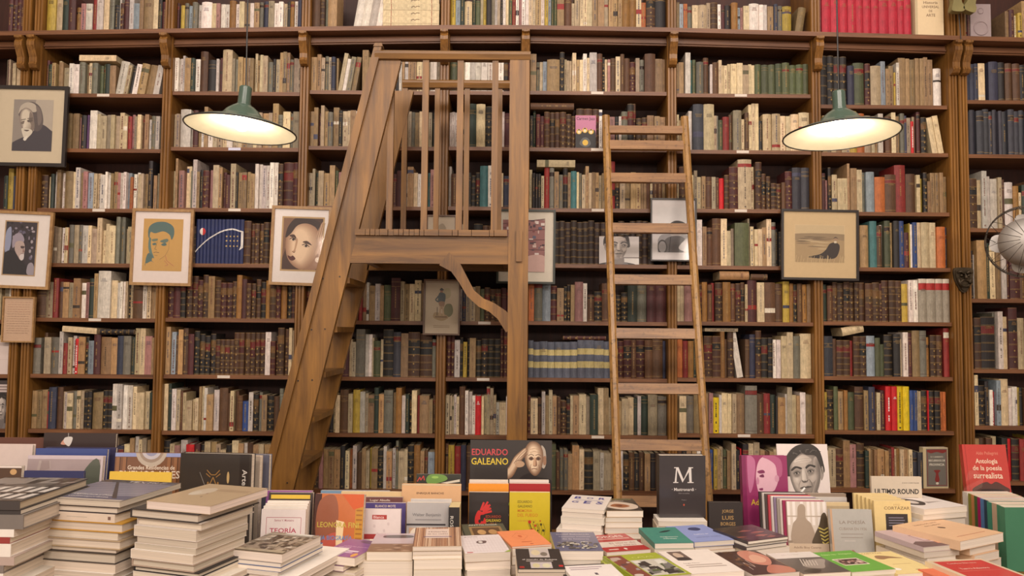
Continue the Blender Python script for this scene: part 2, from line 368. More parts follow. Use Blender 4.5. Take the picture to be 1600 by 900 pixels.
# ------------------------------------------------------------------ bookcase
bc = empty('bookcase', (0, .15, 0)); tag(bc, 'wall-filling brown wooden bookcase with fluted posts and corbelled cornice', 'bookcase')
SH = Matrix.Translation((0, -.15, 0))        # children are given in room coordinates
def bpart(mb, name, mat, parent=bc, smooth=False):
    o = mb.build(name, mat, parent, smooth=smooth)
    o.location = (0, -.15, 0) if parent is bc else (0, 0, 0)
    return o
def px2x(px): return P(px, 350, D).x
POSTS = {'Z': -165, 'A0': 31, 'A1': 50, 'B': 256, 'C': 472, 'D': 692, 'E': 819, 'F': 1049.5, 'G': 1276, 'H0': 1491, 'H1': 1507, 'Y': 1740}
PX = {k: px2x(v) for k, v in POSTS.items()}
HW = .0265; ZTOP = 3.62
def post(k, z1):
    m = MB(); x = PX[k]; hw = HW*(.93 if k in ('A0', 'A1', 'H0', 'H1') else 1)
    prof = [(-hw, 0), (-hw, -.012)]
    for j in range(3):                        # three raised ribs
        a = -hw+2*hw*(j+.06)/3; b = -hw+2*hw*(j+.94)/3; c = (b-a)*.22
        prof += [(a, -.010), (a+c, -.018), (b-c, -.018), (b, -.010)]
    prof += [(hw, -.012), (hw, 0), (hw, .30), (-hw, .30)]
    n = len(prof); i = 0
    m.v = [(x+a, b, 0) for a, b in prof]+[(x+a, b, z1) for a, b in prof]
    for j in range(n): m.f.append((j, (j+1) % n, n+(j+1) % n, n+j))
    m.f.append(tuple(range(n-1, -1, -1))); m.f.append(tuple(range(n, 2*n))); m.c = [(200, 200, 200)]*(n+2); m.m = [0]*(n+2)
    bpart(m, 'post', M_POST)
def zpx(px, py, d=D): return P(px, py, d).z
ZC = {k: zpx(POSTS[k], y) for k, y in {'Z': 58, 'A0': 56, 'A1': 55.5, 'B': 52.5, 'C': 49.5, 'D': 47, 'E': 47, 'F': 51, 'G': 57.5, 'H0': 63.5, 'H1': 64, 'Y': 70}.items()}
for k in POSTS: post(k, ZC[k]-.03 if k == 'E' else ZTOP)
m = MB(); m.box(PX['Z'], PX['Y'], .302, .325, 0, ZTOP); bpart(m, 'back_panel', M_BACK)
BAYS = [('A', 'Z', 'A0'), ('1', 'A1', 'B'), ('2', 'B', 'C'), ('3', 'C', 'D'), ('3b', 'D', 'E'), ('4', 'E', 'F'), ('5', 'F', 'G'), ('6', 'G', 'H0'), ('7', 'H1', 'Y')]
# front line of each shelf top (photo row of the books' feet), rows 1..8 in each bay
SY = {'A': [140, 232, 327, 415, 500, 585, 670, 757],
      '1': [146.5, 232.5, 326, 411.5, 497, 585, 671, 758],
      '2': [143.5, 230.5, 325.5, 412, 497.5, 586, 674, 763],
      '3': [142, 229, 322.5, 412, 501, 589, 677, 765],
      '3b': [142.5, 229.5, 323, 412.5, 502, 590, 680, 768],
      '4': [143, 231.5, 326, 413, 502.5, 591, 680, 767],
      '5': [147, 235, 327, 415.5, 503, 591, 678, 766],
      '6': [164.5, 239, 331.5, 418, 503, 588.5, 673, 763.5],
      '7': [157, 241.5, 357, 467, 577, 665.5, 752, 830]}
SHELF = {}; SHELFOBJ = {}
bx = {}
for b, l, r in BAYS:
    x0 = PX[l]+HW+.0005; x1 = PX[r]-HW-.0005; bx[b] = (x0, x1)
    mid = 40 if b == 'A' else (1560 if b == '7' else sum(proj(((x0+x1)/2, 0, 1.6)))*0 + proj(((x0+x1)/2, 0, 1.6))[0])
    for i, y in enumerate(SY[b]):
        z = zpx(mid, y); SHELF[b, i+1] = z
        m = MB(); m.box(x0, x1, -.004, .30, z-.021, z); SHELFOBJ[b, i+1] = bpart(m, 'shelf', M_SHELF)
    m = MB(); m.box(x0, x1, .0, .03, 0, .12); bpart(m, 'plinth', M_SHELF)
    m = MB(); z = .42; m.box(x0, x1, -.004, .30, z-.021, z); bpart(m, 'shelf', M_SHELF)
    # cornice board, its fascia and the bead under it
    za, zb = ZC[l], ZC[r]; xa = PX[l]; xb = PX[r]
    m = MB(); y0 = -.075
    m.prism([(xa, za-.024), (xb, zb-.024), (xb, zb), (xa, za)], y0, .30)
    bpart(m, 'cornice_board', M_SHELF)
    m = MB(); m.prism([(x0, za-.072), (x1, zb-.072), (x1, zb-.032), (x0, za-.032)], .004, .02)
    m.prism([(x0, za-.064), (x1, zb-.064), (x1, zb-.056), (x0, za-.056)], -.006, .004)
    bpart(m, 'fascia', M_SHELF)
for a, b_ in (('A0', 'A1'), ('H0', 'H1')):
    m = MB(); m.prism([(PX[a], ZC[a]-.024), (PX[b_], ZC[b_]-.024), (PX[b_], ZC[b_]), (PX[a], ZC[a])], -.075, .30); bpart(m, 'cornice_board', M_SHELF)
for k in ('A0', 'A1', 'B', 'C', 'D', 'E', 'F', 'G', 'H0', 'H1'):
    z = ZC[k]-.026; pr = [(0, 0), (-.072, 0), (-.072, -.012), (-.058, -.02), (-.066, -.035), (-.066, -.055), (-.05, -.085), (-.036, -.115), (-.036, -.14), (-.042, -.155), (-.03, -.172), (-.012, -.178), (0, -.178)]
    m = MB(); pp = [(y-.0185, z+q) for y, q in pr][::-1]; m.prism_x(pp, PX[k]-.021, PX[k]+.021); bpart(m, 'bracket', M_POST)
    m = MB(); m.prism_x([(y*.98-.0215, z+q*.96-.004) for y, q in pr][::-1], PX[k]-.010, PX[k]+.010); bpart(m, 'bracket_rib', M_POST)
for (px, b, r) in ((162, '1', 1), (933, '4', 1), (1157, '5', 1), (367, '2', 2), (933, '4', 2), (1160, '5', 2), (155, '1', 3), (367, '2', 3), (934, '4', 3), (1157, '5', 3), (149, '1', 5), (757, '3b', 5), (350, '2', 6), (755, '3b', 6), (934, '4', 7), (1162, '5', 7)):
    z = SHELF[b, r]; x = P(px, proj((0, 0, z))[1], D).x
    m = MB(); m.box(x-.034, x+.034, -.0068, -.0042, z-.017, z-.002, (205, 205, 225) if (b, r) == ('2', 2) else (214, 200, 185))
    t = m.build('label_tag', M_PRINT, SHELFOBJ[b, r])
# carved lion mask on the double post
lx = (PX['H0']+PX['H1'])/2; lz = zpx(1503, 438)
lm = empty('lion_mask', (lx, -.0185, lz)); tag(lm, 'small carved bronze lion mask fixed on the double post', 'carving')
m = MB()
outl = spline([(-.052, .06), (-.02, .068), (.02, .068), (.052, .06), (.05, .01), (.034, -.03), (.012, -.065), (-.012, -.065), (-.034, -.03), (-.05, .01)], 4)
m.prism(outl, -.012, 0)
m.prism([(a*.85, b_*.85) for a, b_ in outl], -.02, -.012)
m.build('mask_plate', M_BRONZE, lm)
m = MB()
for g in (-1, 1):
    m.tube([(g*.038, -.02, .04), (g*.022, -.03, .046), (g*.008, -.028, .034)], .008, 6)
    m.tube([(g*.018, -.022, .026), (g*.02, -.03, .02)], .008, 6)
    m.tube([(g*.034, -.02, .01), (g*.03, -.028, -.015), (g*.016, -.026, -.04)], .008, 6)
m.tube([(0, -.02, .04), (0, -.034, .015), (0, -.036, .004)], .010, 6)
m.tube([(.026*math.cos(t), -.026, -.018+.018*math.sin(t)) for t in [2*math.pi*j/14 for j in range(14)]], .006, 6, closed=True)
m.build('carved_face', M_BRONZE, lm, smooth=True)
# ------------------------------------------------------------------ colours
PAL = {'c': (204, 182, 144), 'w': (220, 208, 196), 't': (156, 126, 88), 'b': (92, 62, 40), 'k': (42, 38, 37), 'r': (142, 44, 40), 'm': (84, 42, 42),
       'g': (84, 90, 60), 'd': (46, 58, 48), 'n': (56, 58, 78), 'B': (52, 76, 134), 'l': (140, 150, 158), 'y': (184, 156, 62), 'o': (178, 100, 48),
       'p': (158, 112, 106), 'P': (98, 60, 106), 'G': (116, 112, 98), 'e': (170, 132, 88), 'a': (150, 106, 52), 'T': (66, 112, 114), 'R': (208, 30, 36),
       'Y': (226, 196, 24), 's': (160, 142, 116), 'L': (78, 50, 32), 'M': (78, 34, 32), 'K': (36, 31, 29), 'D': (56, 42, 36), 'N': (58, 58, 66),
       'Z': (34, 44, 90), 'U': (98, 102, 116), 'V': (168, 158, 140), 'C': (188, 40, 60)}
NAMES = {'c': 'cream', 'w': 'white', 't': 'tan', 'b': 'brown', 'k': 'black', 'r': 'red', 'm': 'maroon', 'g': 'olive green', 'd': 'dark green', 'n': 'slate blue',
         'B': 'bright blue', 'l': 'pale blue', 'y': 'mustard yellow', 'o': 'orange', 'p': 'dusty pink', 'P': 'purple', 'G': 'grey green', 'e': 'kraft brown', 'a': 'amber',
         'T': 'teal', 'R': 'scarlet', 'Y': 'bright yellow', 's': 'greyish', 'L': 'brown gilt', 'M': 'maroon gilt', 'K': 'black gilt', 'D': 'dark brown', 'N': 'dark grey',
         'Z': 'navy', 'U': 'blue and cream', 'V': 'grey and red', 'C': 'crimson'}
LEATHER = set('LMKbDUaN'); PAPER = set('cwtseplo')
def kind_of(c): return 'leather_bound_book' if c in LEATHER else ('paperback' if c in PAPER else 'cloth_bound_book')
GOLD = (158, 126, 72)
def jit(c, a=9):
    k = random.uniform(-a, a); return tuple(max(4, min(250, x*(1+k/150)+random.uniform(-a*.12, a*.12))) for x in c)
def book_mesh(code, W, H, dep, idx, mb=None, X=None):
    """one shelved book: spine faces -Y, foot at z 0, left edge x 0"""
    m = mb or MB(); s0 = len(m.v); col = jit(PAL[code], (24 if code in 'cwtse' else 16) if code not in 'RYCZUV' else 4)
    page = jit((206, 186, 150), 8) if code not in 'RY' else (225, 215, 195)
    kind = kind_of(code)
    rnd = kind != 'paperback' or W > .04
    bul = min(.009, W*.22) if rnd else W*.05
    n = 6 if rnd else 2
    arc = [(W*j/n, -bul*math.sin(math.pi*j/n)) for j in range(n+1)]
    hard = kind != 'paperback'; inset = .004 if hard else .0012
    # spine bands (z0, z1, colour, bulge)
    seg = []
    light = sum(col) > 330
    if code in 'LMK' or (code in 'D'):
        nb = random.choice((4, 5, 5)); gold = code != 'D' or random.random() < .9
        lab = random.choice((None, (112, 34, 28), (34, 30, 28), (120, 84, 44))) if code != 'D' else None
        z = 0; step = H/(nb+1)
        seg.append((0, .006, mixc(col, GOLD, .55), 0)); z = .006
        for j in range(1, nb+1):
            zz = step*j; c1 = mixc(col, (20, 14, 10), random.uniform(0, .2))
            if lab and j == nb: c1 = lab
            if j == nb-1 and lab and random.random() < .4: c1 = mixc(lab, (20, 20, 20), .4)
            seg.append((z, zz-.003, c1, 0)); seg.append((zz-.003, zz-.0015, GOLD, .0005)); seg.append((zz-.0015, zz+.0015, col, .0018)); seg.append((zz+.0015, zz+.003, GOLD, .0005)); z = zz+.003
        seg.append((z, H-.004, col, 0)); seg.append((H-.004, H, mixc(col, GOLD, .5), 0))
    elif code == 'U':
        cr = (206, 188, 128)
        for a, b_, c1 in ((0, .27, col), (.27, .44, cr), (.44, .62, col), (.62, .78, cr), (.78, 1, col)): seg.append((a*H, b_*H, jit(c1, 5), 0))
    elif code == 'V':
        seg = [(0, H*.74, col, 0), (H*.74, H*.90, (176, 40, 36), 0), (H*.90, H, (222, 210, 190), 0)]
    elif code == 'C':
        seg = [(0, H*.93, col, 0), (H*.93, H*.94, GOLD, 0), (H*.94, H, col, 0)]
    elif code in 'bmnkdgGNa' and random.random() < .6:
        a = random.uniform(.72, .84); b_ = a+random.uniform(.06, .1); lc = GOLD if not light else (60, 40, 30)
        seg = [(0, .05*H, col, 0), (.05*H, .058*H, lc, 0), (.058*H, (a-.008)*H, col, 0), ((a-.008)*H, a*H, lc, 0), (a*H, b_*H, random.choice((col, (46, 32, 28), (120, 40, 34), col)), 0), (b_*H, (b_+.008)*H, lc, 0), ((b_+.008)*H, H, col, 0)]
    elif random.random() < .16 and code not in 'ZRYB':
        c2 = random.choice(((150, 42, 36), (70, 70, 92), (96, 92, 60), (230, 218, 196), (60, 48, 40))); a = random.uniform(.1, .85)
        seg = [(0, a*H, col, 0), (a*H, min(.99, a+random.uniform(.05, .14))*H, c2, 0)]; seg.append((seg[-1][1], H, col, 0))
    else: seg = [(0, H, col, 0)]
    for z0, z1, c1, bg in seg:
        for j in range(n):
            (xa, ya), (xb, yb) = arc[j], arc[j+1]
            m.face([(xa, ya-bg, z0), (xb, yb-bg, z0), (xb, yb-bg, z1), (xa, ya-bg, z1)], c1, 0)
        if bg > .001:
            for zz in (z0, z1): m.face([(x, y-bg, zz) for x, y in arc]+[(W, 0, zz), (0, 0, zz)], c1, 0)
    # title: small inked marks down the spine
    yy = -bul-.0025 if seg and seg[0][3] == 0 and code in 'LMKD' else -bul-.0004
    ink = mixc(col, GOLD, .75) if not light and code not in 'RY' else mixc(col, random.choice(((60, 46, 38), (96, 50, 40), (70, 70, 90))), random.uniform(.3, .75)) if code not in 'RY' else (GOLD if not light else random.choice(((60, 46, 38), (96, 50, 40), (70, 70, 90)))) if code not in 'RY' else ((250, 246, 240) if code == 'R' else (60, 50, 30))
    if W > .012:
        if code in 'LMKD' or (W > .03 and random.random() < .6):
            zt = H*random.choice((.72, .78)); ww = W*.26
            for q in range(random.choice((2, 3))): m.face([(W/2-ww, yy, zt+q*.007), (W/2+ww, yy, zt+q*.007), (W/2+ww, yy, zt+q*.007+.003), (W/2-ww, yy, zt+q*.007+.003)], ink, 0); ww *= random.uniform(.6, 1.2); ww = min(ww, W*.34)
            if code in 'LMK' and random.random() < .7:
                for q in (.12, .3, .48, .62): m.face([(W/2, yy, H*q-.006), (W/2+.005, yy, H*q), (W/2, yy, H*q+.006), (W/2-.005, yy, H*q)], GOLD, 0)
        elif code not in 'ZUV' and random.random() < .62:
            z = H*random.uniform(.12, .35); ze = H*random.uniform(.7, .92); hw = min(W*.13, .003)
            while z < ze:
                l = random.uniform(.004, .014); m.face([(W/2-hw, yy, z), (W/2+hw, yy, z), (W/2+hw, yy, z+l), (W/2-hw, yy, z+l)], ink, 0); z += l+random.uniform(.0012, .004)
                if random.random() < .08: z += .02
            if random.random() < .4: m.face([(W/2-hw*1.4, yy, H*.04), (W/2+hw*1.4, yy, H*.04), (W/2+hw*1.4, yy, H*.04+hw*3), (W/2-hw*1.4, yy, H*.04+hw*3)], ink, 0)
    if code == 'Z':
        # a white comet curve and a round moon run across the navy set
        u = (idx+.5)/13
        def cv(t):
            return .26+.52*math.sin(min(1, t/.8)*math.pi/2)**.9 if t < .8 else .78-(t-.8)*.35
        a0 = cv(idx/13)*H; a1 = cv((idx+1)/13)*H
        m.face([(0, yy-.001, a0-.004), (W, yy-.001, a1-.004), (W, yy-.001, a1+.004), (0, yy-.001, a0+.004)], (226, 220, 214), 0)
        if idx in (1, 2): m.face([((W if idx == 1 else 0)+.016*math.cos(t)*(-1 if idx == 1 else 1), yy-.001, H*.72+.02*math.sin(t)) for t in [math.pi*(j/10-.5) for j in range(11)]], (232, 224, 216) if idx == 1 else (196, 44, 44), 0)
        if 8 <= idx <= 11:
            for q in (.38, .5, .6): m.face([(W*.3, yy, H*q), (W*.7, yy, H*q), (W*.7, yy, H*(q+.03)), (W*.3, yy, H*(q+.03))], (200, 170, 110), 0)
        if idx == 12: m.face([(0, yy-.001, H*.3), (W, yy-.001, H*.36), (W, yy-.001, H*.7), (W*.4, yy-.001, H*.7), (W*.4, yy-.001, H*.4)], (226, 220, 214), 0)
    # boards, head, foot and pages
    t = .0022 if hard else .0006
    m.box(0, t, 0, dep, 0, H, col, 0); m.box(W-t, W, 0, dep, 0, H, col, 0)
    m.face([(x, y, H) for x, y in arc]+[(W, .003, H), (0, .003, H)], mixc(col, (120, 100, 80), .3), 0)
    m.box(t, W-t, .0005, dep-inset, inset, H-inset, page, 0)
    if mb is None: return m
    if X is not None:
        for q in range(s0, len(m.v)): m.v[q] = tuple(X @ Vector(m.v[q]))
    return m
# ------------------------------------------------------------------ the shelved books, transcribed row by row from left to right
# token = colour letter, width in photo pixels, [:height]; @ sets the row's usual height; -n is a gap; > or < leans; xN repeats; ^px jumps there
ROWS = {
 ('A', 0): "^-4 @64 m9 M9 M9 m8",
 ('1', 0): "@66 y15 s10 d12 m12 a8:46 p8:52 w11:52 r8 w11 c9 G8 k8:50 w3 M6:52 m8 w8 l10:52 t7 t17 c8 k6 m9:54",
 ('2', 0): "@50 m3 w4 y6:46 G6 l6:46 G8 w5 w16:52 c8 p6 w7 w7 a10:53 w6:48 c8 t9 w6:48 t8 G6 n8:52 s9 w7:48 w7:50 c6 k5 a6 w6 n7",
 ('3', 0): "@72 b12 L7:60 G5 t14 -24 w12> w12> w12> w10> t8> -84",
 ('4', 0): "@66 y8 l8:50 d7 c13:48 d6 g8:50 s5 y5 k9 s5 w5 s5 k4:50 w5 c5 g6 r6 w5 p5 w6 w6 c6 c6 t9 w6 y6 l5 g5 g5 t12 b13 c5:48 c9 c6 c6 c9 t9 t11 s7 t8 t8 t7 a12 a12 c9 o8:50 L15 k18",
 ('5', 0): "@50 t6 l6 o6 G7:44 c9:46 c13:46 s6 L12:52 w5 m5 k10:48 a10 l5:46 p4:46 c9:48 w15:52 w6 w7 t9 n6 G7 y14:48 -4 t12:46> -10",
 ('6', 0): "@68 p5:62 C14 C14 C12 C13 C11 C12 C12 C15 C14 C10 C11 -50",
 ('7', 0): "^1486 @44 s6 m4 s6 m5 s6 s5 -36 t6:52 m8:54 c4 y7:48 k3 t9:70 l6:56 k8:62 c11:64 w6:66 o8",
 ('A', 1): "^-6 @50 s5 m4 s4 m6:46 c9:44 t4 c10:44 w4",
 ('1', 1): "@50 m4:56 d7 t6 c4:56 t6 s9:44 w7:50 w9 G9 t4 c5 G9 g5 g5 d7 t9:48 w13:54> c6> k6> w8> t12> t11> w9> -9",
 ('2', 1): "@56 w6 w5 w4:60 t10 d6 w8 b12:66 k13:53 w4 m5 c15:70 s5 G5 t8:58 t6 s5 t6 c4:66 t5 c5:62 s8:60 G8:50 k4 s6:55 t5:66 t6:67 t5:66 G6 s6:57 s6",
 ('3', 1): "@56 t8 t6:60 s5 G5 s5 n6:55 t3 c6:63> w6> s7> t7> -9 t9:68 t8 w6 w5 w4 t5 t6 w5 k5 w4 t4 w5 t6 t6 c8 s6 c5 w5 w5 s5",
 ('3b', 1): "@54 g8 k4 s5 w6 w6 w7 w7 w7 s5 w7 K5 m4 p4 t6",
 ('4', 1): "@54 t9:61 G5:50 c5:50 l6:50 t19:52 K7:64 c4 c4 c4 c6:64 t5 c5 w6:63 c4 w11:64 b8:62 K4:57 c4 p4 b8:55 c7:58 b6:62 b8:55 M9:50 s6:56 G7 b16:62 t11:55 t5",
 ('5', 1): "@50 t5 t8:53 -1 w8:67 T4:57 g5:57 G11:52 b8:60 -2 w4:49 b9:52 c5:56 c4 c5 c5 c9 c9 c9 c5 c5 g9 g11 g10 g10 g11 g11 g11 g8",
 ('6', 1): "@78 K15:82 K11:82 K10:80 K11:80 n11:64 g18:70 M9:68 c17:64 l8:72 t7:60 t8:66 y3:55 w5:70 t12 t7 t8 t7 t7 t7 t9 -1 w13:62 -4",
 ('7', 1): "@60 n8 n8 n7 c11:62 -5 n15:64 k10:63 b11:61 b12:60 k10 b12",
 ('A', 2): "^-6 @54 s5 m4 c6 G8 t9 c6 w4",
 ('1', 2): "@56 c8 s7 t9 w6 c8 t7 t9:58 p5:52 k8:54 P3 w11:63 c6 s9 s7 c6 s6 c7:60 c6 r6:54 p4 s4 c6:57 b5 t6 w5:50 G7 w6:54 G5",
 ('2', 2): "@56 s4 s5 w14:62 w4 m7:60 t4 w4 t5:66 w7 s6 s7 c6 w8 s7 c6 t7 s8 c5 s7 t8 s5 t8:73 G6 c10:60 G4 s10:60",
 ('3', 2): "@57 t5 t6:63 m4 c5:66 t5 G7 t8:64 k5 c7 c4 t8:59 w8 w5 c8 t8 s8 w8 t8 s8 t6 c5 s5 G5 t6 c7 w6 s5 k4 c6",
 ('3b', 2): "@56 w3 w4 w4 m4:58 t4 b5 d11:70 c12:70 K9:66 t5 t6 w5:58 m8 c6 t6",
 ('4', 2): "@53 k5 d4:62 m6 m6 L8:58 L8:58 L7:58 L9:58 L8 L7 L12:64 L12:64 L10:64 w5:64 t10:50 p8 k6 w4 G9:60 K9:73 L4:75 L8:50 L8 t10:55 t8 t9",
 ('5', 2): "@58 c5 t4:50 c5 t5 w5:65 N15:74 c15:74 c4 G3 g6:50 r9:55 b5 s12:65 c5:52 b6:62 c5:76 c5:78 c5:78 k5:50 c12:60 c12:60 c8 c7 c11 c15:62",
 ('6', 2): "@60 y4 t8 s7 c8 t9 s6 c7 y11:68 o12:64 s10 s5 t6 w8:64 r3:64 b10 c7:66 t6 G7:64 n4 s7:58 R5:52 s4 m6:67 K9:58 -9 c9< c9< -4",
 ('7', 2): "@72 N7 N9 N12 N10 N6 N7 N6 N9 N10 N10 N8 N9",
 ('A', 3): "^-2 @54 k2 d6 y9:66 n3 s3 w4",
 ('1', 3): "@58 L11:54 c5:52 d6:56 w6 t7:62 w6:58 t14:60 c5 w8:66 t5 p8:60 l9:58 c6 c6 w9:55 w4 w5:55 t5 t7:60 p5 w5 w5 l6 o5:52 w5 w5:60 s6 s4 t6 k7:78 -2 t6:55 s4 a5:50",
 ('2', 3): "@60 c5 t4:80 s4 p9:60 c5:68 c5:68 G3 w7:78 t5 k6 M10:60 p5 c10:70 t6:66 m6 m8:54 c9:72 k4 t7:58 t8:58 t5 t8:56 w6:72 w5:72 w7:70 w7:70 w7:74 w7:74 L8:72 M16:75 M10:75",
 ('3', 3): "@55 s5 s4:60 d5 c8 t8 t8:66 g5:58 p5 t8 c8 w6 s8 t7 c8 t8 s7 w6 t6 w4 m6:53 m8:58 t4 w4 t9:64 c6 w5 t5 c5 T4 p7:60 c5",
 ('3b', 3): "@54 w3:66 b8 t6 c4 k6 K5:50 K5 T10:66 w6:66 c6 c6 n7:50 o6:70 b6",
 ('4', 3): "@57 c5:63 k5 k4 k6 c5:52 r9:66 G8:65 t8 G7:54 K8:65 t5 T10:60 c4 G5 c6:55 t6:69 c5 t6 t6 c5 t6 b6 r10:76 K8 c9 t9 t9 t8 t6 t5 b6 c4 b8 b8 t6",
 ('5', 3): "@53 c5 L10:68 t5 c6:55 s5:62 c6:52 t6 b9 s6 b5 R7:50 L7:55 M13:68 c20:80 c5:70 L9:76 L7:58 L6 L8:42 L8:42 b6:44 M10:62 N13:68 N12:68",
 ('6', 3): "@55 c2 m7:62 p5:52 K5:72 c8:60 c8 c8 t4:78 t10:70 c9:68 G5:64 l13:64 o16:56 b17:60 r17:76 b15:62 c6:60 y5 K6:64 t6:50 t7:64 t6:64 t6:64 t6:58",
 ('7', 3): "@78 L17 c6 w8:92 w7:84 w11:80 c6:82 b4 w13:74 a9:68 c5:58 d10:70 b9 c8",
 ('1', 4): "@58 l6 s5 l5 s5 s5 s5 w5 c5 o2 G7:61 s7:61 G6:61 w8:60 c5:60 s8:55 c7:72 c5:53 c5:63 c9:60 G6:74 G6:74 s5 c8 s8 t8 c7 s8 c6",
 ('2', 4): "@58 b8 t8 b7 L6 L9 Z5:70 Z5:70 Z5:70 Z5:70 Z6:70 Z5:70 Z5:70 Z5:70 Z6:70 Z5:70 Z5:70 Z5:70 Z6:70 L10:68 L5:64 L7:64 L6:64 L8:66 L8:66 L8:60 L8:60 L8 L8",
 ('3', 4): "@38 t8 b8 L8 t8 b8 c8 t8 L8 b8 t8 -70 t7 c6 s8",
 ('3b', 4): "@62 b9 t8 s7 w5:50 s5:52 K12:64 L8 b8 t8 m8 b8 b8",
 ('4', 4): "@68 D9 D9 D9 D9 D9 D9 D9 D9 D9 D9 D9 D9 D9 D9 D9 D9 D9 D9 D9 D9 D9 -18",
 ('5', 4): "@60 b8 K6 b8 t6 w9:73 t6:62 b8 b12:75 c9:75 c6:56 s4 g20:68 s3:76 c5:63 c5 c6 t7 c7:75 G6:70 k4 K10:55 K10:55 b8 t8 t8",
 ('6', 4): "@70 t10 b12 L9 t10 c10 -2 w5:72 w3 t13:67 T11:73 b8:66 w4 g9:74 t5 k9:74 B8:74 m8:56 y2 w3 B7:72 c6:72 c13:72 c10:72 o13:65 n5:65",
 ('7', 4): "@84 w3:78 k5:76 w4:70 e15:92 d7:88 c9:84 t8:84 w8:78 m6:88 M16:92 b8:60 L9:80",
 ('A', 5): "^-2 @60 c7 t6 s7 w7",
 ('1', 5): "@58 b14:48 s13:56 r8:62 b6 e9:56 s7:55 e11:62 w8:55 p5 d7:62 t6:70 w19:74 c9 w4:56 w4 w4 c4 K4 c5 b15:60 w6 c6 t5 c5",
 ('2', 5): "@60 M9:64 m11:66 K8:62 L9:66 L9:66 M8 L8:68 e10:66 L9:60 M9:56 M9:56 L7 a8:68 m8:62 L7:55 L7:55 L7 K8:58 a7:60 L10:58 M7 a9:60 K8:60 M6",
 ('3', 5): "@56 L8 b8 t8 L8 m8 t8 L8 b8 t8 b8 r6:52 t6:58 w4:60 t9:55 w8:58 t6 g11:56 m14:67 c6:62 t8:58 c8:58 c10:64 t8:60 t8 b8",
 ('3b', 5): "@52 b8 w9:60 w5 n5 s6 c8 t7:55 g6 L8 L8 b8 m8 m8 b9",
 ('4', 5): "@56 o8:58 G12:62 l12:62 M9 t10:52 K5 K5 t6 p12:62 w6:60 b10:42 K11:47 b12:60 t8 K8:42 K9:46 d14:60 G14:62 m13:64 m15:64",
 ('5', 5): "@60 c6 s6 p12:62 b6 L9:58 a8 b7 r5 L11 a12:62 b8 L8 L6 c4 m14:66 c11:62 b16:62 b12 y10:64 a6 K6 b8 a7 t6",
 ('6', 5): "@62 d8:58 b8:56 L7 L9:60 L9 L8 L7 L8 L11:60 L11 M4 L10:65 L10:65 L10:65 y9:60 w7:66 w7:66 V12:68 V13:68 V11:68 V10:68",
 ('7', 5): "@80 b6 L11 K22 G4:88 w8:90 c8:82 M14:96 c12:80 b10 t8 L9",
 ('A', 6): "^-2 @60 t7 c6 s7 w7",
 ('1', 6): "@58 G11:56 b5:64 s10:57 G11:57 w6:66 r6:48 c6 w5 R5:55 e10:58 K5 l8:52 m10:62 e15:58 e10:57 n10:60 G11:60 d4 c7:72 c8:72 p11:60 t6",
 ('2', 6): "@62 t7:74 l7:66 b4 e9:70 b8:72 m9:63 K8:68 K8 K8 K8 L7:55 L8:55 L8:55 L7:55 L8:66 L8:66 L8:66 L8:66 L7:66 L8:66 w9:67 M8:53 L4 L10:74 L6:72 c5:74 c5:70",
 ('3', 6): "@60 L8 t8 L8 b8 K8 b8 L7 m10 c4:58 s6:54 G13:74 w5:66 w5:66 c3 g10:56 c4 K15:74 N11:70 t11:68 L17:70 L18:68 G6",
 ('3b', 6): "@60 M6:64 M4:64 w7 K4 y5:55 K3 t8 K7:58 K8:60 K8:60 K8:60 M4:76 M5:76 G5 s8",
 ('4', 6): "@57 U8 U10 U12 U11 U12 U12 U11 U12 U14 U15 U8 U8 U6 M9:58 M12:60 b8:60 M13:60 b12:60 b16:62 n5",
 ('5', 6): "@62 o10 r8:57 a9:57 d5 b6 b5 L13:65 L13:65 a7:72 b5 L10:72 -5 w10:72< -2 b7 n9:68 L9:74 K10:63 K8 w7:60 w7:60 c9:66 c10:72 G11:66 c18:70",
 ('6', 6): "@60 N16:62 b6:58 L11:56 L11:56 r5:55 L10:62 L11:62 l13:63 g8:60 g6:50 K13:65 k11:66 c4:58 w8:69 m7:68 t12:72 G11:72 a5 L10:65 L9:65 -3 r9:76",
 ('7', 6): "@58 c4 c6:78 K12:62 k6:68 w5:55 R5:52 l7:70 c14:72 w5:58 w5 w5:60 y4 k5 b9 c8",
 ('A', 7): "^-2 @66 k7 c6 s7 w7",
 ('1', 7): "@58 t8 t7 t9 r3 n12:64 b9:64 c4 w4 c9:55 G6 c6 s5 K7 K7 t16:56 K7:60 K8:60 w9:70 w8:70 w8:68 w8:68 c6:66 c5 c8 c8 d7:57",
 ('2', 7): "@60 c6:72 d4:72 w7:64 c6:63 b4 c5 c9:46 c5:48 c5:50 t4:68 c4:68 w5:66 t10:56 w8:63 b13:66 b5:58 c6:62 b5 b8:55 B9:46 w7:60 K8:58 G5:60 t8:56 K10:56 b8:54 G6:66 b8 c8",
 ('3', 7): "@60 t8 L8 b8 t8 L8 k6 c4 c7:58 b13:66 c7:60 y11:66 w8:63 c5 t10:58 d7:70 e8:60 G14:66 t5 a9:70 w6:58 d6:60 K4 c8:66 r4:58 t15:58 t6:52 b4",
 ('3b', 7): "@60 s6 s3 c3 w4 c4 b9:74 w5:68 w5:66 w5 R9:60 c4 c4 c5:74 c5:72 c4 w5:50 c10:50 w7 e5 t5",
 ('4', 7): "@58 M4 c10:55 b5 w5:66 t5 c5:68 t6 b5 L8:52 K5 c4:60 t8:60 c10:62 s5 d11:62 c8:72 t7:72 c4 n5:72 t8:52 c9:56 c8 d5 w5:60 d9:60 s13:62 G12:60",
 ('5', 7): "@60 t4 c10:57 G10:57 t11:60 c5 t5 p6:62 Y9:55 w4 c8:62 c6 c6 t12 G17:74 b10 r9:62 d7 k3 e11:56 w3 s7:72 c6:60 t5 w8:64 t9",
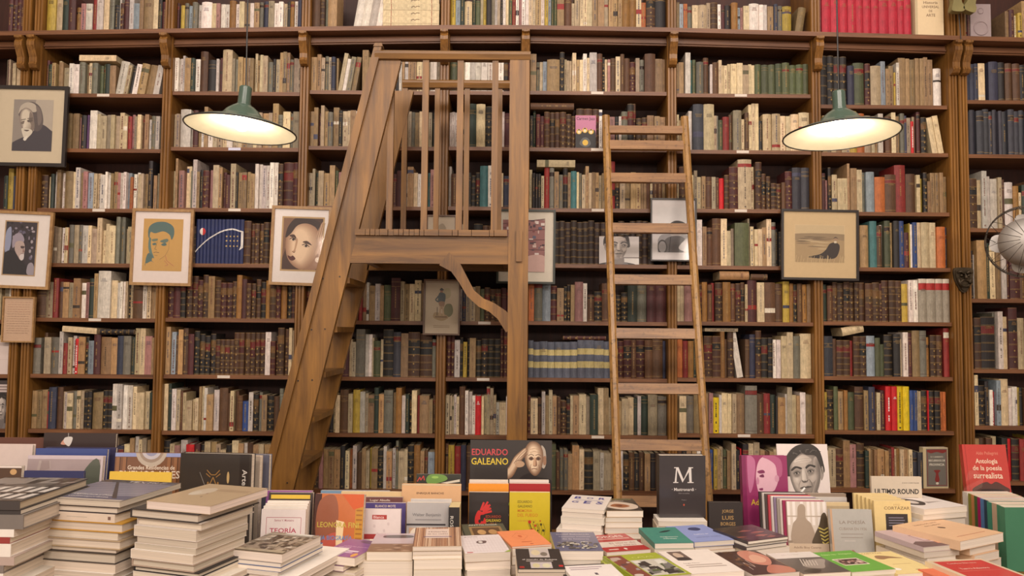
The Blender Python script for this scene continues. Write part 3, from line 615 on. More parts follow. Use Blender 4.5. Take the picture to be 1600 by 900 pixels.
 ('6', 7): "@60 y6 L12 g7:67 t8 a6 g12 b14:67 t7 n10:67 b4 c6:58 m7 R9:68 R9:68 Y10:68 Y10:68 B6:62 B6:62 c4 c4 K9:62 R2:62 K8:62 K9:62 o5:60 o5:60 -8",
 ('7', 7): "@66 t12 b8 L10 c8 -6 k9 R8 K12 r10:64 T8:60 y8 k9 b8",
 ('1', 8): "@70 b9 t8 k9 c8 t9 s8 b8 t8 k8 t8 c7 t8 c5 b5 s7 n8:60 c8:62 t6 w5:74 c5 s6 t8",
 ('2', 8): "@68 K10:72 c7 p8:64 w10:72 R12:66 m8 K6 c9:70 t8 s7 c8:58 K8 c10:72 t8 w6 b8 t8 c8 e9 b9 K8 t8 b8",
 ('3', 8): "@60 t8 b8 L8 p6 e8:60 e8:60 e9:60 k7:66 c6:58 o5:60 w6:66 b7:56 t6 c5:58 y3:62 t9:62 K8:60 w5:65 e8:58 w5:62 G4:74 c9:58 c5 K9:68 a9:68 t6 b5 l10:57",
 ('3b', 8): "@70 b5 y9:70 r9:68 n8:70 b8 k9 t8 b9 s8 K9 b8 t8 c8",
 ('4', 8): "@58 b9 k9 y11:50 g17:70 b6 G6:62 G7:62 t7:55 e11:68 c8:62 K14:60 s11:60 w6:58 s12 t11:60 w8:60 K9 b9 k8 b8 t9 k9 b8 b9",
 ('5', 8): "@60 b9 k8 t9 t8 w6 w5:58 k12:58 B6:60 y6 t6 c6:64 g6 t6 c8:70 k8 R3:62 k10:70 c10:70 c10:72 t8 b8 t8 c8 e9 b9 t8 K8 c8 e8 t8",
 ('6', 8): "@58 s4:70 c5 c12:60 L12:60 e11:72 p10:66 L12:68 d6 t5 t5 e5 e5 e6 e6 b6 r5:62 c4 a5 c6 t6 c6 N9:55 N9:55 -46",
 ('7', 8): "@60 k9 b9 t8 L9 c8 b9 k8"}
def beta(b, r): return SHELF[b, r]
OCC = [(0, 133, 104, 262), (0, 330, 80, 450), (204, 326, 300, 447), (422, 322, 515, 446), (662, 437, 718, 523), (780, 327, 867, 443), (936, 370, 998, 414),
       (1017, 310, 1090, 408), (1222, 327, 1342, 437), (0, 464, 52, 535), (545, 358, 795, 424), (795, 85, 826, 900), (291, 182, 461, 223), (1227, 187, 1401, 236),
       (585, 80, 826, 95), (620, 128, 795, 138), (733, 688, 862, 900), (1026, 712, 1102, 900), (1154, 712, 1300, 900), (1507, 695, 1583, 900), (0, 680, 170, 900), (272, 708, 415, 900), (0, 764, 1600, 900)]
def hidden(x, y):
    for a, b_, c, d_ in OCC:
        if a <= x <= c and b_ <= y <= d_: return True
    if y < 770:
        l = 584-(y-69)*.262; r = 626-(y-94)*.25
        if l <= x <= r and y > 69: return True
        if 94 < y and 601-(y-142)*.25 <= x <= 646-(y-142)*.25 and y > 142 and x < 560+(400-y)*.25: return True
        for q in (605, 662, 717, 771):
            if 93 < y < 365 and abs(x-q) < 5: return True
        if y > 182 and (abs(x-(946+(y-182)*.028)) < 6 or abs(x-(1070+(y-182)*.065)) < 7): return True
    return x < 0 or x > 1600 or y < 0
def parse(b, r):
    toks = ROWS[b, r].split(); out = []; h0 = 58; start = None
    for t in toks:
        if t[0] == '@': h0 = float(t[1:]); continue
        if t[0] == '^': start = float(t[1:]); continue
        if t[0] == '-': out.append(('-', float(t[1:]), 0, 0)); continue
        lean = 0
        if t[-1] in '<>': lean = 1 if t[-1] == '>' else -1; t = t[:-1]
        q = t[1:].split(':'); out.append((t[0], float(q[0]), float(q[1]) if len(q) > 1 else h0+random.uniform(-2, 2), lean))
    return out, start
PPM = F/D
BOOKS = []
for (b, r) in ROWS:
    toks, start = parse(b, r)
    if r == 0 and b == '4': x0, x1 = PX['D']+HW+.0005, PX['F']-HW-.0005
    else: x0, x1 = bx[b]
    x0 += .001; x1 -= .0015
    if b == 'A' : x0 = P(start, 350, D).x
    elif start is not None: x0 = max(x0, P(start, 60, D).x)
    tot = sum(w_ for _, w_, _, _ in toks)/PPM
    sc = (x1-x0)/tot
    if b == '7': sc = min(1.0, sc)
    x = x0; idx = 0; nset = 0
    for code, w_, h_, lean in toks:
        W = w_*sc/PPM
        if code == '-': x += W; continue
        idx += 1
        if r == 0:
            l = 'D' if b == '4' else [q for q in BAYS if q[0] == b][0][1]; rr = 'F' if b == '4' else [q for q in BAYS if q[0] == b][0][2]
            if b == '4':
                z = ZC['D'] if x < PX['E'] else ZC['E']+(ZC['F']-ZC['E'])*(x-PX['E'])/(PX['F']-PX['E'])
            else: z = ZC[l]+(ZC[rr]-ZC[l])*(x-PX[l])/(PX[rr]-PX[l])
            z += .0032
            zz = max(ZC[l], ZC[rr])
        else: z = SHELF[b, r]
        H = h_/PPM*1.0
        if r > 0: H = min(H, (.285 if b != '7' else .36))
        dep = min(.24, max(.11, H*random.uniform(.62, .74)))
        if W < .009: dep *= .95
        yoff = random.uniform(.0095, .030)+(random.uniform(0, .02) if W < .02 else 0)
        if code in 'ZUCV': yoff = .010+random.uniform(0, .0015)
        fr = []
        cx, cy = proj((x+W/2, 0, z+H/2)); y0p = proj((x, 0, z))[1]
        for q in (.15, .5, .85):
            for s_ in (.3, .7): fr.append(not hidden(x and proj((x+W*s_, 0, z+H*q))[0], proj((x+W*s_, 0, z+H*q))[1]))
        vis = sum(fr)/len(fr)
        BOOKS.append(dict(b=b, r=r, i=idx, code=code, x=x, W=W, z=z, H=H, dep=dep, y=yoff, lean=lean, vis=vis*W*H, cx=cx, set=nset if code == 'Z' else 0))
        if code == 'Z': nset += 1
        x += W
BAYNAME = {'A': 'far-left bay', '1': 'bay left of the left lamp', '2': 'bay behind the left lamp', '3': 'bay behind the wide ladder stringer', '3b': 'narrow bay behind the balusters',
           '4': 'bay between the two ladders', '5': 'bay right of the narrow ladder', '6': 'bay behind the right lamp', '7': 'far-right bay'}
ORD = ['', '1st', '2nd', '3rd']+['%dth' % k for k in range(4, 21)]+['21st', '22nd', '23rd']+['%dth' % k for k in range(24, 31)]+['31st', '32nd', '33rd']+['%dth' % k for k in range(34, 41)]+['41st', '42nd', '43rd']+['%dth' % k for k in range(44, 60)]
NKIND = {'leather_bound_book': 300, 'paperback': 300, 'cloth_bound_book': 300}
KW = {'leather_bound_book': 'leather book', 'paperback': 'paperback', 'cloth_bound_book': 'cloth book'}
keep = set()
for k in NKIND:
    L_ = sorted([i for i, q in enumerate(BOOKS) if kind_of(q['code']) == k and q['vis'] > 0], key=lambda i: -BOOKS[i]['vis'])
    keep |= set(L_[:NKIND[k]])
stuff = {}
rowH = {}
for q in BOOKS: rowH.setdefault((q['b'], q['r']), []).append(q['H'])
for i, q in enumerate(BOOKS):
    k = kind_of(q['code'])
    W = q['W']-.0011
    ang = 0
    if q['lean']: ang = q['lean']*math.radians(9)
    else: ang = random.uniform(-.25, .25)*math.pi/180 if q['H'] > .1 else 0
    # rotate about the foot corner that stays on the shelf
    H = q['H']; W2 = W if not q['lean'] else W*.985
    px_ = q['x']+.0003 + (W2 if ang > 0 else 0)
    X = Matrix.Translation((px_, q['y'], q['z']+.0004)) @ Matrix.Rotation(ang, 4, 'Y') @ Matrix.Translation((-W2 if ang > 0 else 0, 0, 0))
    if i in keep:
        o = book_mesh(q['code'], W2, H, q['dep'], q['set']).build(k, M_BOOK)
        o.matrix_world = X
        mh = sum(rowH[q['b'], q['r']])/len(rowH[q['b'], q['r']])
        size = 'tall' if H > mh*1.12 else ('short' if H < mh*.88 else ('thick' if W > .04 else ('thin' if W < .016 else '')))
        if q['lean']: size = 'leaning'
        row = ['on the cornice', 'second shelf', 'third shelf', 'fourth shelf', 'fifth shelf', 'sixth shelf', 'seventh shelf', 'eighth shelf', 'ninth shelf'][q['r']]
        bn = BAYNAME[q['b']] if not (q['r'] == 0 and q['b'] == '4') else 'wide bay above both ladders'
        lab = ' '.join(f"{size} {NAMES[q['code']]} {KW[k]}, {ORD[q['i']]} from left {'' if q['r'] == 0 else 'on '}{row}, {bn}".split())
        if len(lab.split()) > 16: lab = ' '.join(f"{NAMES[q['code']]} {KW[k]}, {ORD[q['i']]} from left, {row.replace('on the ', '')}, {bn}".split())
        tag(o, lab, 'book', f"books {'' if q['r'] == 0 else 'on the '}{row}, {bn}")
    else:
        book_mesh(q['code'], W2, H, q['dep'], q['set'], stuff.setdefault(k, MB()), X)
for k, mb in stuff.items():
    o = mb.build('shelved_'+k+'s', M_BOOK); tag(o, 'further '+{'leather_bound_book': 'leather bound volumes', 'paperback': 'pale paperbacks', 'cloth_bound_book': 'cloth bound volumes'}[k]+' standing between the others on the bookcase shelves', 'books', None, 'stuff')
# ------------------------------------------------------------------ books lying flat on top of rows, face-out books, things on the shelves
def lying(px0, px1, ytop, ybot, b, r, code, label, dep=.15, ang=0, n=1):
    a = P(px0, ybot, D-.0); c = P(px1, ybot, D); tp = P(px0, ytop, D); L = c.x-a.x; H = tp.z-a.z
    # rests on the tallest book beneath it
    zt = max([q['z']+q['H'] for q in BOOKS if q['b'] == b and q['r'] == r and q['x']+q['W'] > a.x+.004 and q['x'] < c.x-.004]+[0])
    mb = book_mesh(code, H, L, dep, 0)
    o = mb.build(kind_of(code), M_BOOK)
    for v in o.data.vertices: v.co = Vector((v.co.z, v.co.y, H-v.co.x))
    o.data.flip_normals()
    o.location = (a.x, .012, (a.z if n else zt)+.0); o.rotation_euler = (0, -ang, 0)
    if n: o.location.z = max(zt, SHELF.get((b, r), 0))+.0008 if zt and abs(zt-a.z) < .06 else a.z
    tag(o, label, 'book'); return o
lying(122, 180, 84, 93, '1', 1, 'c', 'cream paperback lying flat on the row beneath the cornice, left bay')
lying(829, 897, 156, 166, '4', 2, 'b', 'brown leather volume lying across books just right of the wide ladder post')
lying(839, 899, 246, 257, '4', 3, 'c', 'cream paperback lying across books beside the wide ladder post')
lying(95, 149, 511, 520, '1', 6, 'c', 'cream paperback lying on the row right of the framed text sheet', ang=math.radians(-4))
lying(153, 209, 513, 521, '1', 6, 'K', 'dark leather book lying flat on the row right of the framed text sheet')
lying(880, 947, 521, 527, '4', 6, 'M', 'maroon leather book lying above the blue and cream set', n=1)
lying(1125, 1171, 431, 444, '5', 5, 'e', 'worn tan book lying flat on leather volumes right of the narrow ladder')
lying(1174, 1200, 433, 442, '5', 5, 'b', 'small brown book lying flat on leather volumes right of the narrow ladder')
lying(1102, 1154, 512, 517, '5', 6, 's', 'grey pamphlet lying flat above leather books right of the narrow ladder')
lying(1318, 1352, 517, 530, '6', 6, 'c', 'yellowed paperback with rough pages thrown aslant on the row beneath the landscape photograph', ang=math.radians(12))
# five uniform pale volumes lying flat in a pile on the cornice
zb = ZC['C']*.22+ZC['D']*.78+.006
xa = P(598, 30, D).x; xb = P(686, 30, D).x
for k in range(5):
    h = .0375; mb = MB(); col = jit((222, 202, 160), 4)
    mb.box(0, xb-xa, 0, .17, 0, .002, col); mb.box(0, xb-xa, 0, .17, h-.003, h-.001, col); mb.box(0, xb-xa, 0, .003, .002, h-.003, col)
    mb.box(.002, xb-xa-.002, .003, .168, .002, h-.003, (215, 198, 160))
    A = Art(mb, (0, 0, 0), (xb-xa, 0, 0), (0, 0, h))
    for u in (.14, .86): A.rect(u, .05, u+.01, .95, (150, 60, 44))
    A.path([(.5, .4), (.54, .6), (.57, .42), (.6, .6), (.65, .55)], .012, (110, 84, 60))
    o = mb.build('paperback', M_BOOK, None, (xa+random.uniform(-.002, .002), .004+random.uniform(0, .004), zb+k*h))
    tag(o, 'cream uniform volume lying flat, ' + ['bottom', 'second', 'middle', 'fourth', 'top'][k]+' of the pile on the cornice', 'book', 'pale volumes piled flat on the cornice')

def art_book(name, W, H, T, col, art, label, loc, rz=0, lean=0, mat=None, spine=None, page=(228, 214, 196), hard=False, cat='book', parent_fix=None, edge='r'):
    """a book standing upright with its front cover towards -Y; foot centre at loc"""
    t = .0025 if hard else .0009; ins = .003 if hard else .0006
    m = MB()
    m.box(-W/2, W/2, 0, t, 0, H, col); m.box(-W/2, W/2, T-t, T, 0, H, col); m.box(-W/2, -W/2+t, t, T-t, 0, H, spine or col)
    if art: art(Art(m, (-W/2, 0, 0), (W, 0, 0), (0, 0, H)))
    o = m.build(name, mat or M_PRINT, None, loc); o.rotation_euler = (-lean, 0, rz)
    p = MB(); p.box(-W/2+t, W/2-ins, t, T-t, ins, H-ins, page); p.build('page_block', M_PAGE, o)
    return tag(o, label, cat)
def on_table(px0, px1, ytop, d, z0=None, T=.02, lean=0, rz=0, **kw):
    """front foot edge between photo columns px0..px1 at distance d; its top at photo row ytop"""
    z0 = TABLE if z0 is None else z0
    pm = (px0+px1)/2; yb = proj((0, d-D, z0))[1]
    a = P(px0, yb, d); c = P(px1, yb, d); W = (c.x-a.x)/max(.5, math.cos(rz)); zt = P(pm, ytop, d).z; H = (zt-z0)/math.cos(lean)
    for _ in range(4):
        yy = d-D+H*math.sin(lean); zt = P(pm, ytop, yy+D).z; H = (zt-z0)/math.cos(lean)
    return W, H, ((a.x+c.x)/2, d-D, z0+.0006)
# "Universal de arte" and the small grey novelty book stand face out on the shelves
def art_universal(A):
    A.rect(0, 0, .09, 1, (196, 176, 140)); A.text('UNIVERSAL', .55, .62, .6, .05, (120, 92, 70)); A.text('DE', .55, .54, .12, .045, (120, 92, 70)); A.text('ARTE', .55, .46, .32, .055, (120, 92, 70))
    A.text('Historia', .55, .7, .5, .05, (120, 92, 70)); A.text('ediciones de arte', .6, .045, .5, .022, (140, 112, 84))
a = P(1431, 40, D); c = P(1476.5, 40, D)
zc_ = ZC['G']+(ZC['H0']-ZC['G'])*.87+.0055
art_book('art_book', c.x-a.x-.004, .30, .05, (226, 202, 162), art_universal, 'large cream art volume standing face out beside the crimson set on the cornice', ((a.x+c.x)/2-.003, .004, zc_), hard=True)
def art_carmen(A):
    A.rect(0, 0, 1, 1, (190, 120, 150)); A.text('Carmen Jazz', .5, .89, .9, .12, (50, 24, 34))
    A.blob([(.02, 0), (.0, .4), (.1, .52), (.3, .5), (.5, .56), (.75, .52), (.95, .54), (1, .3), (1, 0)], (38, 34, 34))
    for u, v in ((.17, .5), (.46, .54), (.76, .5)):
        A.ell(u, v, .13, .08, (222, 180, 60)); A.ell(u, v-.01, .07, .055, (236, 214, 180)); A.blob([(u-.08, v+.02), (u, v+.08), (u+.08, v+.02), (u, v+.04)], (60, 36, 30))
    A.blob([(.2, .12), (.35, .3), (.6, .3), (.75, .12), (.5, .02)], (90, 90, 88)); A.ell(.48, .16, .14, .09, (220, 180, 70))
a = P(899, 231, D); c = P(931, 231, D)
art_book('paperback', c.x-a.x, .182, .0035, (190, 120, 150), art_carmen, 'pink music book with three heads standing face out before dark leather books', ((a.x+c.x)/2, -.0036, SHELF['4', 2]+.0004))
def art_grey(A):
    A.rect(.12, .04, .97, .97, (112, 106, 98)); A.frame(.17, .07, .93, .94, .02, (130, 44, 40)); A.blob([(.17, .94), (.3, .86), (.55, .89), (.8, .86), (.93, .94)], (130, 44, 40))
    A.text('D. F. SARMIENTO', .55, .77, .5, .035, (214, 204, 184)); A.text('RECUERDOS DE', .55, .68, .66, .06, (226, 218, 200)); A.text('PROVINCIA', .55, .58, .6, .06, (226, 218, 200))
    A.blob([(.46, .2), (.5, .36), (.42, .44), (.68, .44), (.6, .36), (.64, .2), (.55, .14)], (130, 44, 40)); A.ell(.55, .12, .06, .03, (214, 204, 184))
a = P(1447, 762, D); c = P(1488, 762, D)
art_book('antique_book', (c.x-a.x)*1.0, .22, .035, (196, 178, 140), art_grey, 'old grey volume with red border standing face out on the ninth shelf', (c.x-(c.x-a.x)*.5-.006, .02, SHELF['6', 8]+.0004), rz=math.radians(5))
# loudspeaker on the cornice
a = P(1517, 64, D); c = P(1549, 64, D); zs = ZC['H1']+(ZC['Y']-ZC['H1'])*.12+.003
sp = empty('loudspeaker', ((a.x+c.x)/2, .0, zs)); tag(sp, 'small grey loudspeaker standing on the cornice above the right post', 'speaker')
W = c.x-a.x; m = MB(); m.box(-W/2, W/2, .012, .14, 0, .21); m.build('cabinet', M_BLACK, sp)
m = MB(); m.box(-W/2, W/2, 0, .012, 0, .21, (170, 154, 150)); m.build('grille_frame', M_MUTED, sp)
m = MB(); m.lathe([(0, 0), (.034, .0), (.036, .004), (.04, .004), (.042, 0), (.042, -.002)], 32); m.build('woofer_ring', M_MUTED, sp, (0, -.001, .072)).rotation_euler = (math.pi/2, 0, 0)
m = MB(); m.lathe([(0, .001), (.012, .001), (.015, .004), (.018, 0)], 24); m.build('tweeter_ring', M_MUTED, sp, (0, -.001, .17)).rotation_euler = (math.pi/2, 0, 0)
cb = MB(); xx = P(1502, 30, D-.08).x; cb.tube([(xx, -.082, zs+.02), (xx, -.084, zs-.05), (xx+.012, -.082, zs-.09)], .0016, 6)
# olive carved feet hanging at the top edge of the picture
for g, px in ((0, 1495), (1, 1512)):
    b0 = P(px, 18, D-.10)
    m = MB(); m.prism(spline([(-.03, 0), (.026, -.008), (.034, .02), (.024, .05), (.026, .16), (-.016, .16), (-.02, .06), (-.034, .02)], 4), -.02, .02)
    o = m.build('carved_foot', M_OLIVE, None, (b0.x, b0.y, b0.z)); o.rotation_euler = (0, math.radians(-8+20*g), 0)
    tag(o, ('left' if g == 0 else 'right')+' one of two olive carved feet hanging above the loudspeaker', 'ornament', 'olive carved feet by the loudspeaker')
m = MB(); q = P(1502, 14, D-.095); q2 = P(1502, 66, D-.085); m.tube([(q.x, q.y+.028, q.z+.25), (q.x, q.y+.028, q.z), (q2.x, q2.y, q2.z)], .0022, 6); tag(m.build('hanging_cord', M_BLACK), 'thin dark cord hanging in front of the cornice by the loudspeaker', 'cord')

# ------------------------------------------------------------------ pictures on the bookcase
def picture(px0, py0, px1, py1, d, bw, fmat, mat_c, inner, art, label, tilt=0, T=.018, glass=True, inner_line=None, cat='framed picture', bg=(200, 190, 170), name='picture_frame', lean=0):
    pm, qm = (px0+px1)/2, (py0+py1)/2
    c = P(pm, qm, d); W = (px1-px0)*d/F; H = (py1-py0)*d/F
    r = empty(name, (c.x, d-D, c.z), 0); r.rotation_euler = (lean, math.radians(tilt)+ROLL*0, 0); tag(r, label, cat)
    m = MB(); b_ = bw*d/F
    for (x0, x1, z0, z1) in ((-W/2, W/2, H/2-b_, H/2), (-W/2, W/2, -H/2, -H/2+b_), (-W/2, -W/2+b_, -H/2+b_, H/2-b_), (W/2-b_, W/2, -H/2+b_, H/2-b_)): m.box(x0, x1, 0, T, z0, z1)
    m.build('frame', fmat, r)
    W2, H2 = W-2*b_, H-2*b_
    m = MB(); m.box(-W2/2, W2/2, T*.5, T*.9, -H2/2, H2/2, mat_c); m.build('mat_board', M_PRINT, r)
    u0, v0, u1, v1 = inner                     # of the opening, fractions from the left and the bottom
    m = MB(); O = Vector((-W/2+u0*W, T*.5-.0006, -H/2+v0*H)); U = Vector(((u1-u0)*W, 0, 0)); V = Vector((0, 0, (v1-v0)*H))
    A = Art(m, O, U, V); A.k = 0
    if inner_line:
        q = inner_line[0]; A.poly([(-q, -q*U.length/V.length), (1+q, -q*U.length/V.length), (1+q, 1+q*U.length/V.length), (-q, 1+q*U.length/V.length)], inner_line[1], clip=False)
    A.rect(0, 0, 1, 1, bg); art(A); m.build('print', M_PRINT, r)
    if glass:
        m = MB(); m.box(-W2/2, W2/2, T*.22, T*.3, -H2/2, H2/2); m.build('glass', M_GLASS, r)
    return r
M_FBLACK = plain('black_frame_wood', (44, 38, 36), .35); M_FOAK = wood_mat('oak_frame', (140, 104, 66), (178, 140, 92), (6, 6, 6), .4); M_FBROWN = plain('brown_frame_wood', (96, 66, 44), .4)
M_FGREEN = plain('dark_green_frame', (42, 46, 36), .4)
DF = D-.045
def art1(A):
    A.rect(0, 0, 1, 1, (140, 130, 120)); A.blob([(.55, .3), (.6, 1.1), (1.1, 1.1), (1.1, .3)], (170, 158, 142))
    A.blob([(-.1, -.1), (-.05, .12), (.25, .26), (.42, .3), (.7, .52), (.98, .4), (1.15, .3), (1.1, -.1)], (62, 56, 62))
    A.blob([(.14, .68), (.2, .86), (.42, .96), (.66, .86), (.76, .6), (.7, .42), (.55, .4), (.4, .6)], (88, 78, 76))
    A.blob([(.13, .72), (.18, .88), (.36, .95), (.54, .9), (.58, .78), (.48, .76), (.34, .82), (.2, .8)], (176, 164, 148)); A.blob([(.56, .88), (.68, .8), (.72, .6), (.64, .5), (.6, .7)], (112, 100, 94))
    A.soft([(.16, .6), (.18, .76), (.3, .84), (.46, .78), (.52, .62), (.54, .44), (.44, .32), (.34, .3), (.24, .42)], [(.22, .66), (.24, .76), (.31, .8), (.38, .76), (.4, .68), (.38, .56), (.34, .48), (.3, .46), (.26, .54)], (128, 114, 104), (200, 188, 168), 6)
    A.blob([(.42, .76), (.5, .66), (.55, .46), (.44, .34), (.46, .5), (.4, .6)], (120, 106, 96))
    A.blob([(.2, .56), (.3, .59), (.3, .54), (.22, .52)], (112, 98, 88)); A.blob([(.36, .6), (.48, .62), (.48, .57), (.38, .56)], (96, 84, 76)); A.path([(.2, .6), (.32, .62)], .02, (84, 74, 68)); A.path([(.36, .63), (.5, .64)], .02, (84, 74, 68))
    A.blob([(.3, .6), (.33, .58), (.32, .47), (.26, .45)], (206, 194, 176))
    A.blob([(.22, .42), (.3, .44), (.46, .42), (.5, .36), (.42, .28), (.34, .22), (.3, .24)], (200, 190, 172)); A.blob([(.28, .41), (.42, .41), (.36, .38)], (96, 82, 74))
    A.blob([(.28, .24), (.38, .3), (.36, .22), (.31, .2)], (214, 206, 190))
picture(-12, 132, 104.5, 261, DF, 5.5, M_FBLACK, (196, 180, 152), (.26, .19, .80, .83), art1, 'black framed sepia photograph of an old man leaning his head, cream mat', .6)
def art2(A):
    A.rect(0, 0, 1, 1, (52, 44, 50))
    for k in range(46):
        u = random.random(); v = random.uniform(.55, 1) if random.random() < .7 else random.random()
        if not (.2 < u < .75 and v < .7): A.ell(u, v, random.uniform(.02, .06), random.uniform(.015, .04), random.choice(((130, 120, 132), (96, 90, 110), (160, 150, 156), (30, 26, 30))), 8)
    A.blob([(0, .5), (.02, .8), (.16, .9), (.2, .7), (.18, .5), (.08, .38)], (140, 146, 170))
    A.blob([(-.1, -.1), (-.05, .34), (.25, .46), (.5, .34), (.75, .16), (.82, -.1)], (36, 32, 36))
    A.blob([(.26, .5), (.24, .68), (.36, .78), (.54, .76), (.62, .66), (.56, .6), (.4, .58)], (150, 140, 152))
    A.blob([(.34, .46), (.34, .6), (.48, .64), (.62, .6), (.66, .46), (.62, .34), (.54, .28), (.46, .34)], (176, 156, 148))
    A.blob([(.5, .34), (.56, .27), (.64, .3), (.64, .4), (.56, .39)], (204, 194, 192)); A.blob([(.52, .54), (.64, .54), (.62, .5), (.54, .5)], (70, 56, 58)); A.blob([(.6, .5), (.66, .44), (.6, .42)], (140, 110, 104)); A.line(.54, .4, .64, .4, .012, (70, 50, 50))
    A.blob([(.78, .02), (.8, .2), (.95, .22), (1.05, .0)], (150, 142, 150))
picture(-22, 329, 79.5, 451, DF, 4.5, M_FOAK, (222, 212, 204), (.27, .18, .75, .86), art2, 'oak framed photograph of a bearded old man in profile outdoors', 2, inner_line=(.04, (176, 146, 110)))
def art3(A):
    A.rect(0, 0, 1, 1, (190, 148, 82)); I = (80, 104, 100)
    A.blob([(.12, .68), (.14, .84), (.3, .93), (.55, .94), (.74, .86), (.78, .72), (.72, .6), (.66, .7), (.5, .76), (.3, .72), (.18, .74), (.16, .62)], I)
    A.blob([(.15, .62), (.14, .45), (.2, .3), (.3, .24), (.24, .36), (.2, .5), (.2, .62)], (94, 118, 110))
    A.blob([(.1, .14), (.1, .26), (.16, .34), (.26, .28), (.24, .2), (.3, .16), (.22, .18)], I)
    A.blob([(.22, .6), (.36, .62), (.36, .58), (.26, .56)], (110, 118, 96)); A.blob([(.44, .58), (.6, .62), (.64, .58), (.56, .54), (.46, .55)], (96, 112, 100))
    A.blob([(.24, .52), (.32, .54), (.33, .5), (.26, .49)], I); A.blob([(.46, .51), (.56, .54), (.6, .5), (.52, .48)], I)
    A.path([(.36, .56), (.33, .46), (.3, .42), (.36, .4)], .012, (120, 104, 70)); A.path([(.28, .35), (.34, .36), (.42, .35)], .014, (110, 90, 70)); A.path([(.3, .3), (.38, .29)], .012, (140, 112, 74))
    A.path([(.66, .6), (.66, .42), (.58, .3), (.44, .22)], .01, (150, 120, 76)); A.path([(.58, .3), (.62, .2), (.8, .1)], .012, (176, 106, 84)); A.path([(.1, .24), (.08, .1)], .012, I); A.path([(.56, .2), (.66, .12), (.58, .1)], .012, (176, 106, 84))
picture(204, 325.5, 300.5, 446.5, DF, 4.5, M_FOAK, (222, 208, 200), (.185, .19, .83, .87), art3, 'oak framed drawing of a young man in teal ink on ochre paper', .8)
def art4(A):
    A.rect(0, 0, 1, 1, (122, 88, 66))
    A.blob([(-.1, -.1), (0, .2), (.1, .5), (.1, .8), (.4, 1.05), (1, 1.05), (1.1, .3), (1.1, -.1)], (70, 46, 38))
    A.soft([(.1, .3), (.08, .6), (.2, .86), (.5, .94), (.8, .84), (.96, .6), (.9, .3), (.7, .08), (.5, .0), (.25, .1)], [(.26, .36), (.26, .56), (.32, .74), (.46, .78), (.6, .7), (.66, .54), (.62, .36), (.54, .22), (.44, .16), (.32, .24)], (156, 118, 92), (222, 192, 160), 7)
    A.blob([(.06, .62), (.14, .86), (.36, 1.0), (.7, 1.0), (.95, .9), (1.0, .7), (.84, .82), (.6, .9), (.36, .86), (.2, .7)], (52, 34, 30))
    A.blob([(.84, .3), (.9, .5), (.86, .7), (1.0, .95), (1.1, .9), (1.1, .2)], (188, 152, 122))
    for k in range(3): A.line(.86+.05*k, .6, .95+.05*k, .92, .012, (120, 86, 64))
    A.blob([(.16, .66), (.28, .68), (.34, .6), (.24, .62)], (74, 48, 38)); A.blob([(.5, .54), (.62, .56), (.74, .48), (.6, .51)], (74, 48, 38))
    A.blob([(.18, .58), (.26, .63), (.34, .56), (.25, .54)], (206, 176, 148)); A.ell(.265, .585, .034, .026, (44, 28, 24), 10); A.path([(.17, .585), (.25, .625), (.34, .57)], .02, (60, 38, 30))
    A.blob([(.5, .48), (.6, .51), (.68, .44), (.58, .43)], (206, 176, 148)); A.ell(.595, .465, .034, .026, (44, 28, 24), 10); A.path([(.49, .48), (.58, .51), (.68, .45)], .02, (60, 38, 30))
    A.blob([(.34, .6), (.38, .56), (.32, .36), (.24, .34), (.3, .4)], (182, 144, 114)); A.blob([(.24, .36), (.3, .34), (.34, .38), (.3, .32)], (110, 74, 58))
    A.blob([(.14, .27), (.22, .25), (.27, .27), (.34, .21), (.26, .17), (.18, .2)], (84, 38, 36)); A.blob([(.3, .0), (.5, -.02), (.72, .1), (.9, .32), (.92, .1), (.7, -.1), (.3, -.1)], (150, 112, 88)); A.ell(.9, .2, .06, .05, (222, 200, 178))
picture(422, 321.5, 516, 446.5, DF, 4.5, M_FOAK, (224, 214, 208), (.2, .2, .86, .85), art4, 'oak framed sepia portrait of a dark haired woman, partly behind the wide ladder', 1.4, inner_line=(.04, (178, 146, 100)))
def art5(A):
    A.rect(0, 0, 1, 1, (190, 172, 146)); A.blob([(.5, .7), (.55, .84), (.72, .86), (.76, .72), (.62, .66)], (172, 160, 128)); A.blob([(.56, .36), (.6, .54), (.78, .56), (.84, .42), (.74, .32)], (120, 118, 86))
    A.blob([(.25, .3), (.3, .4), (.6, .36), (.7, .3), (.5, .24)], (164, 140, 104)); A.ell(.48, .8, .045, .034, (150, 110, 88), 12); A.blob([(.42, .83), (.48, .87), (.55, .83), (.48, .82)], (60, 60, 58))
    A.blob([(.38, .6), (.4, .76), (.5, .78), (.6, .74), (.58, .6), (.48, .58)], (84, 92, 94)); A.path([(.4, .72), (.3, .64), (.38, .6)], .04, (84, 92, 94))
    A.blob([(.4, .6), (.58, .6), (.54, .48), (.46, .48)], (150, 120, 96)); A.path([(.46, .52), (.44, .34)], .05, (176, 150, 120)); A.path([(.52, .52), (.56, .34)], .05, (176, 150, 120)); A.path([(.36, .5), (.36, .34)], .02, (80, 60, 44)); A.rect(.3, .3, .66, .33, (130, 104, 76))
    A.lines(.25, .75, .1, .16, 2, (150, 130, 104), .02)
picture(661.5, 436.5, 719, 523.5, DF, 2.5, M_FBROWN, (190, 172, 146), (.05, .03, .95, .97), art5, 'narrow brown framed print of a small standing costumed figure', .6)
picture(666, 335.5, 713, 384, DF, 2.2, M_FBROWN, (184, 166, 142), (.06, .05, .94, .95), lambda A: (A.rect(0, 0, 1, 1, (184, 166, 142)), A.blob([(.3, .2), (.35, .6), (.55, .75), (.7, .5), (.62, .15)], (150, 134, 112)), A.ell(.5, .35, .1, .1, (90, 76, 62))), 'small brown framed sketch seen through the balusters of the wide ladder')
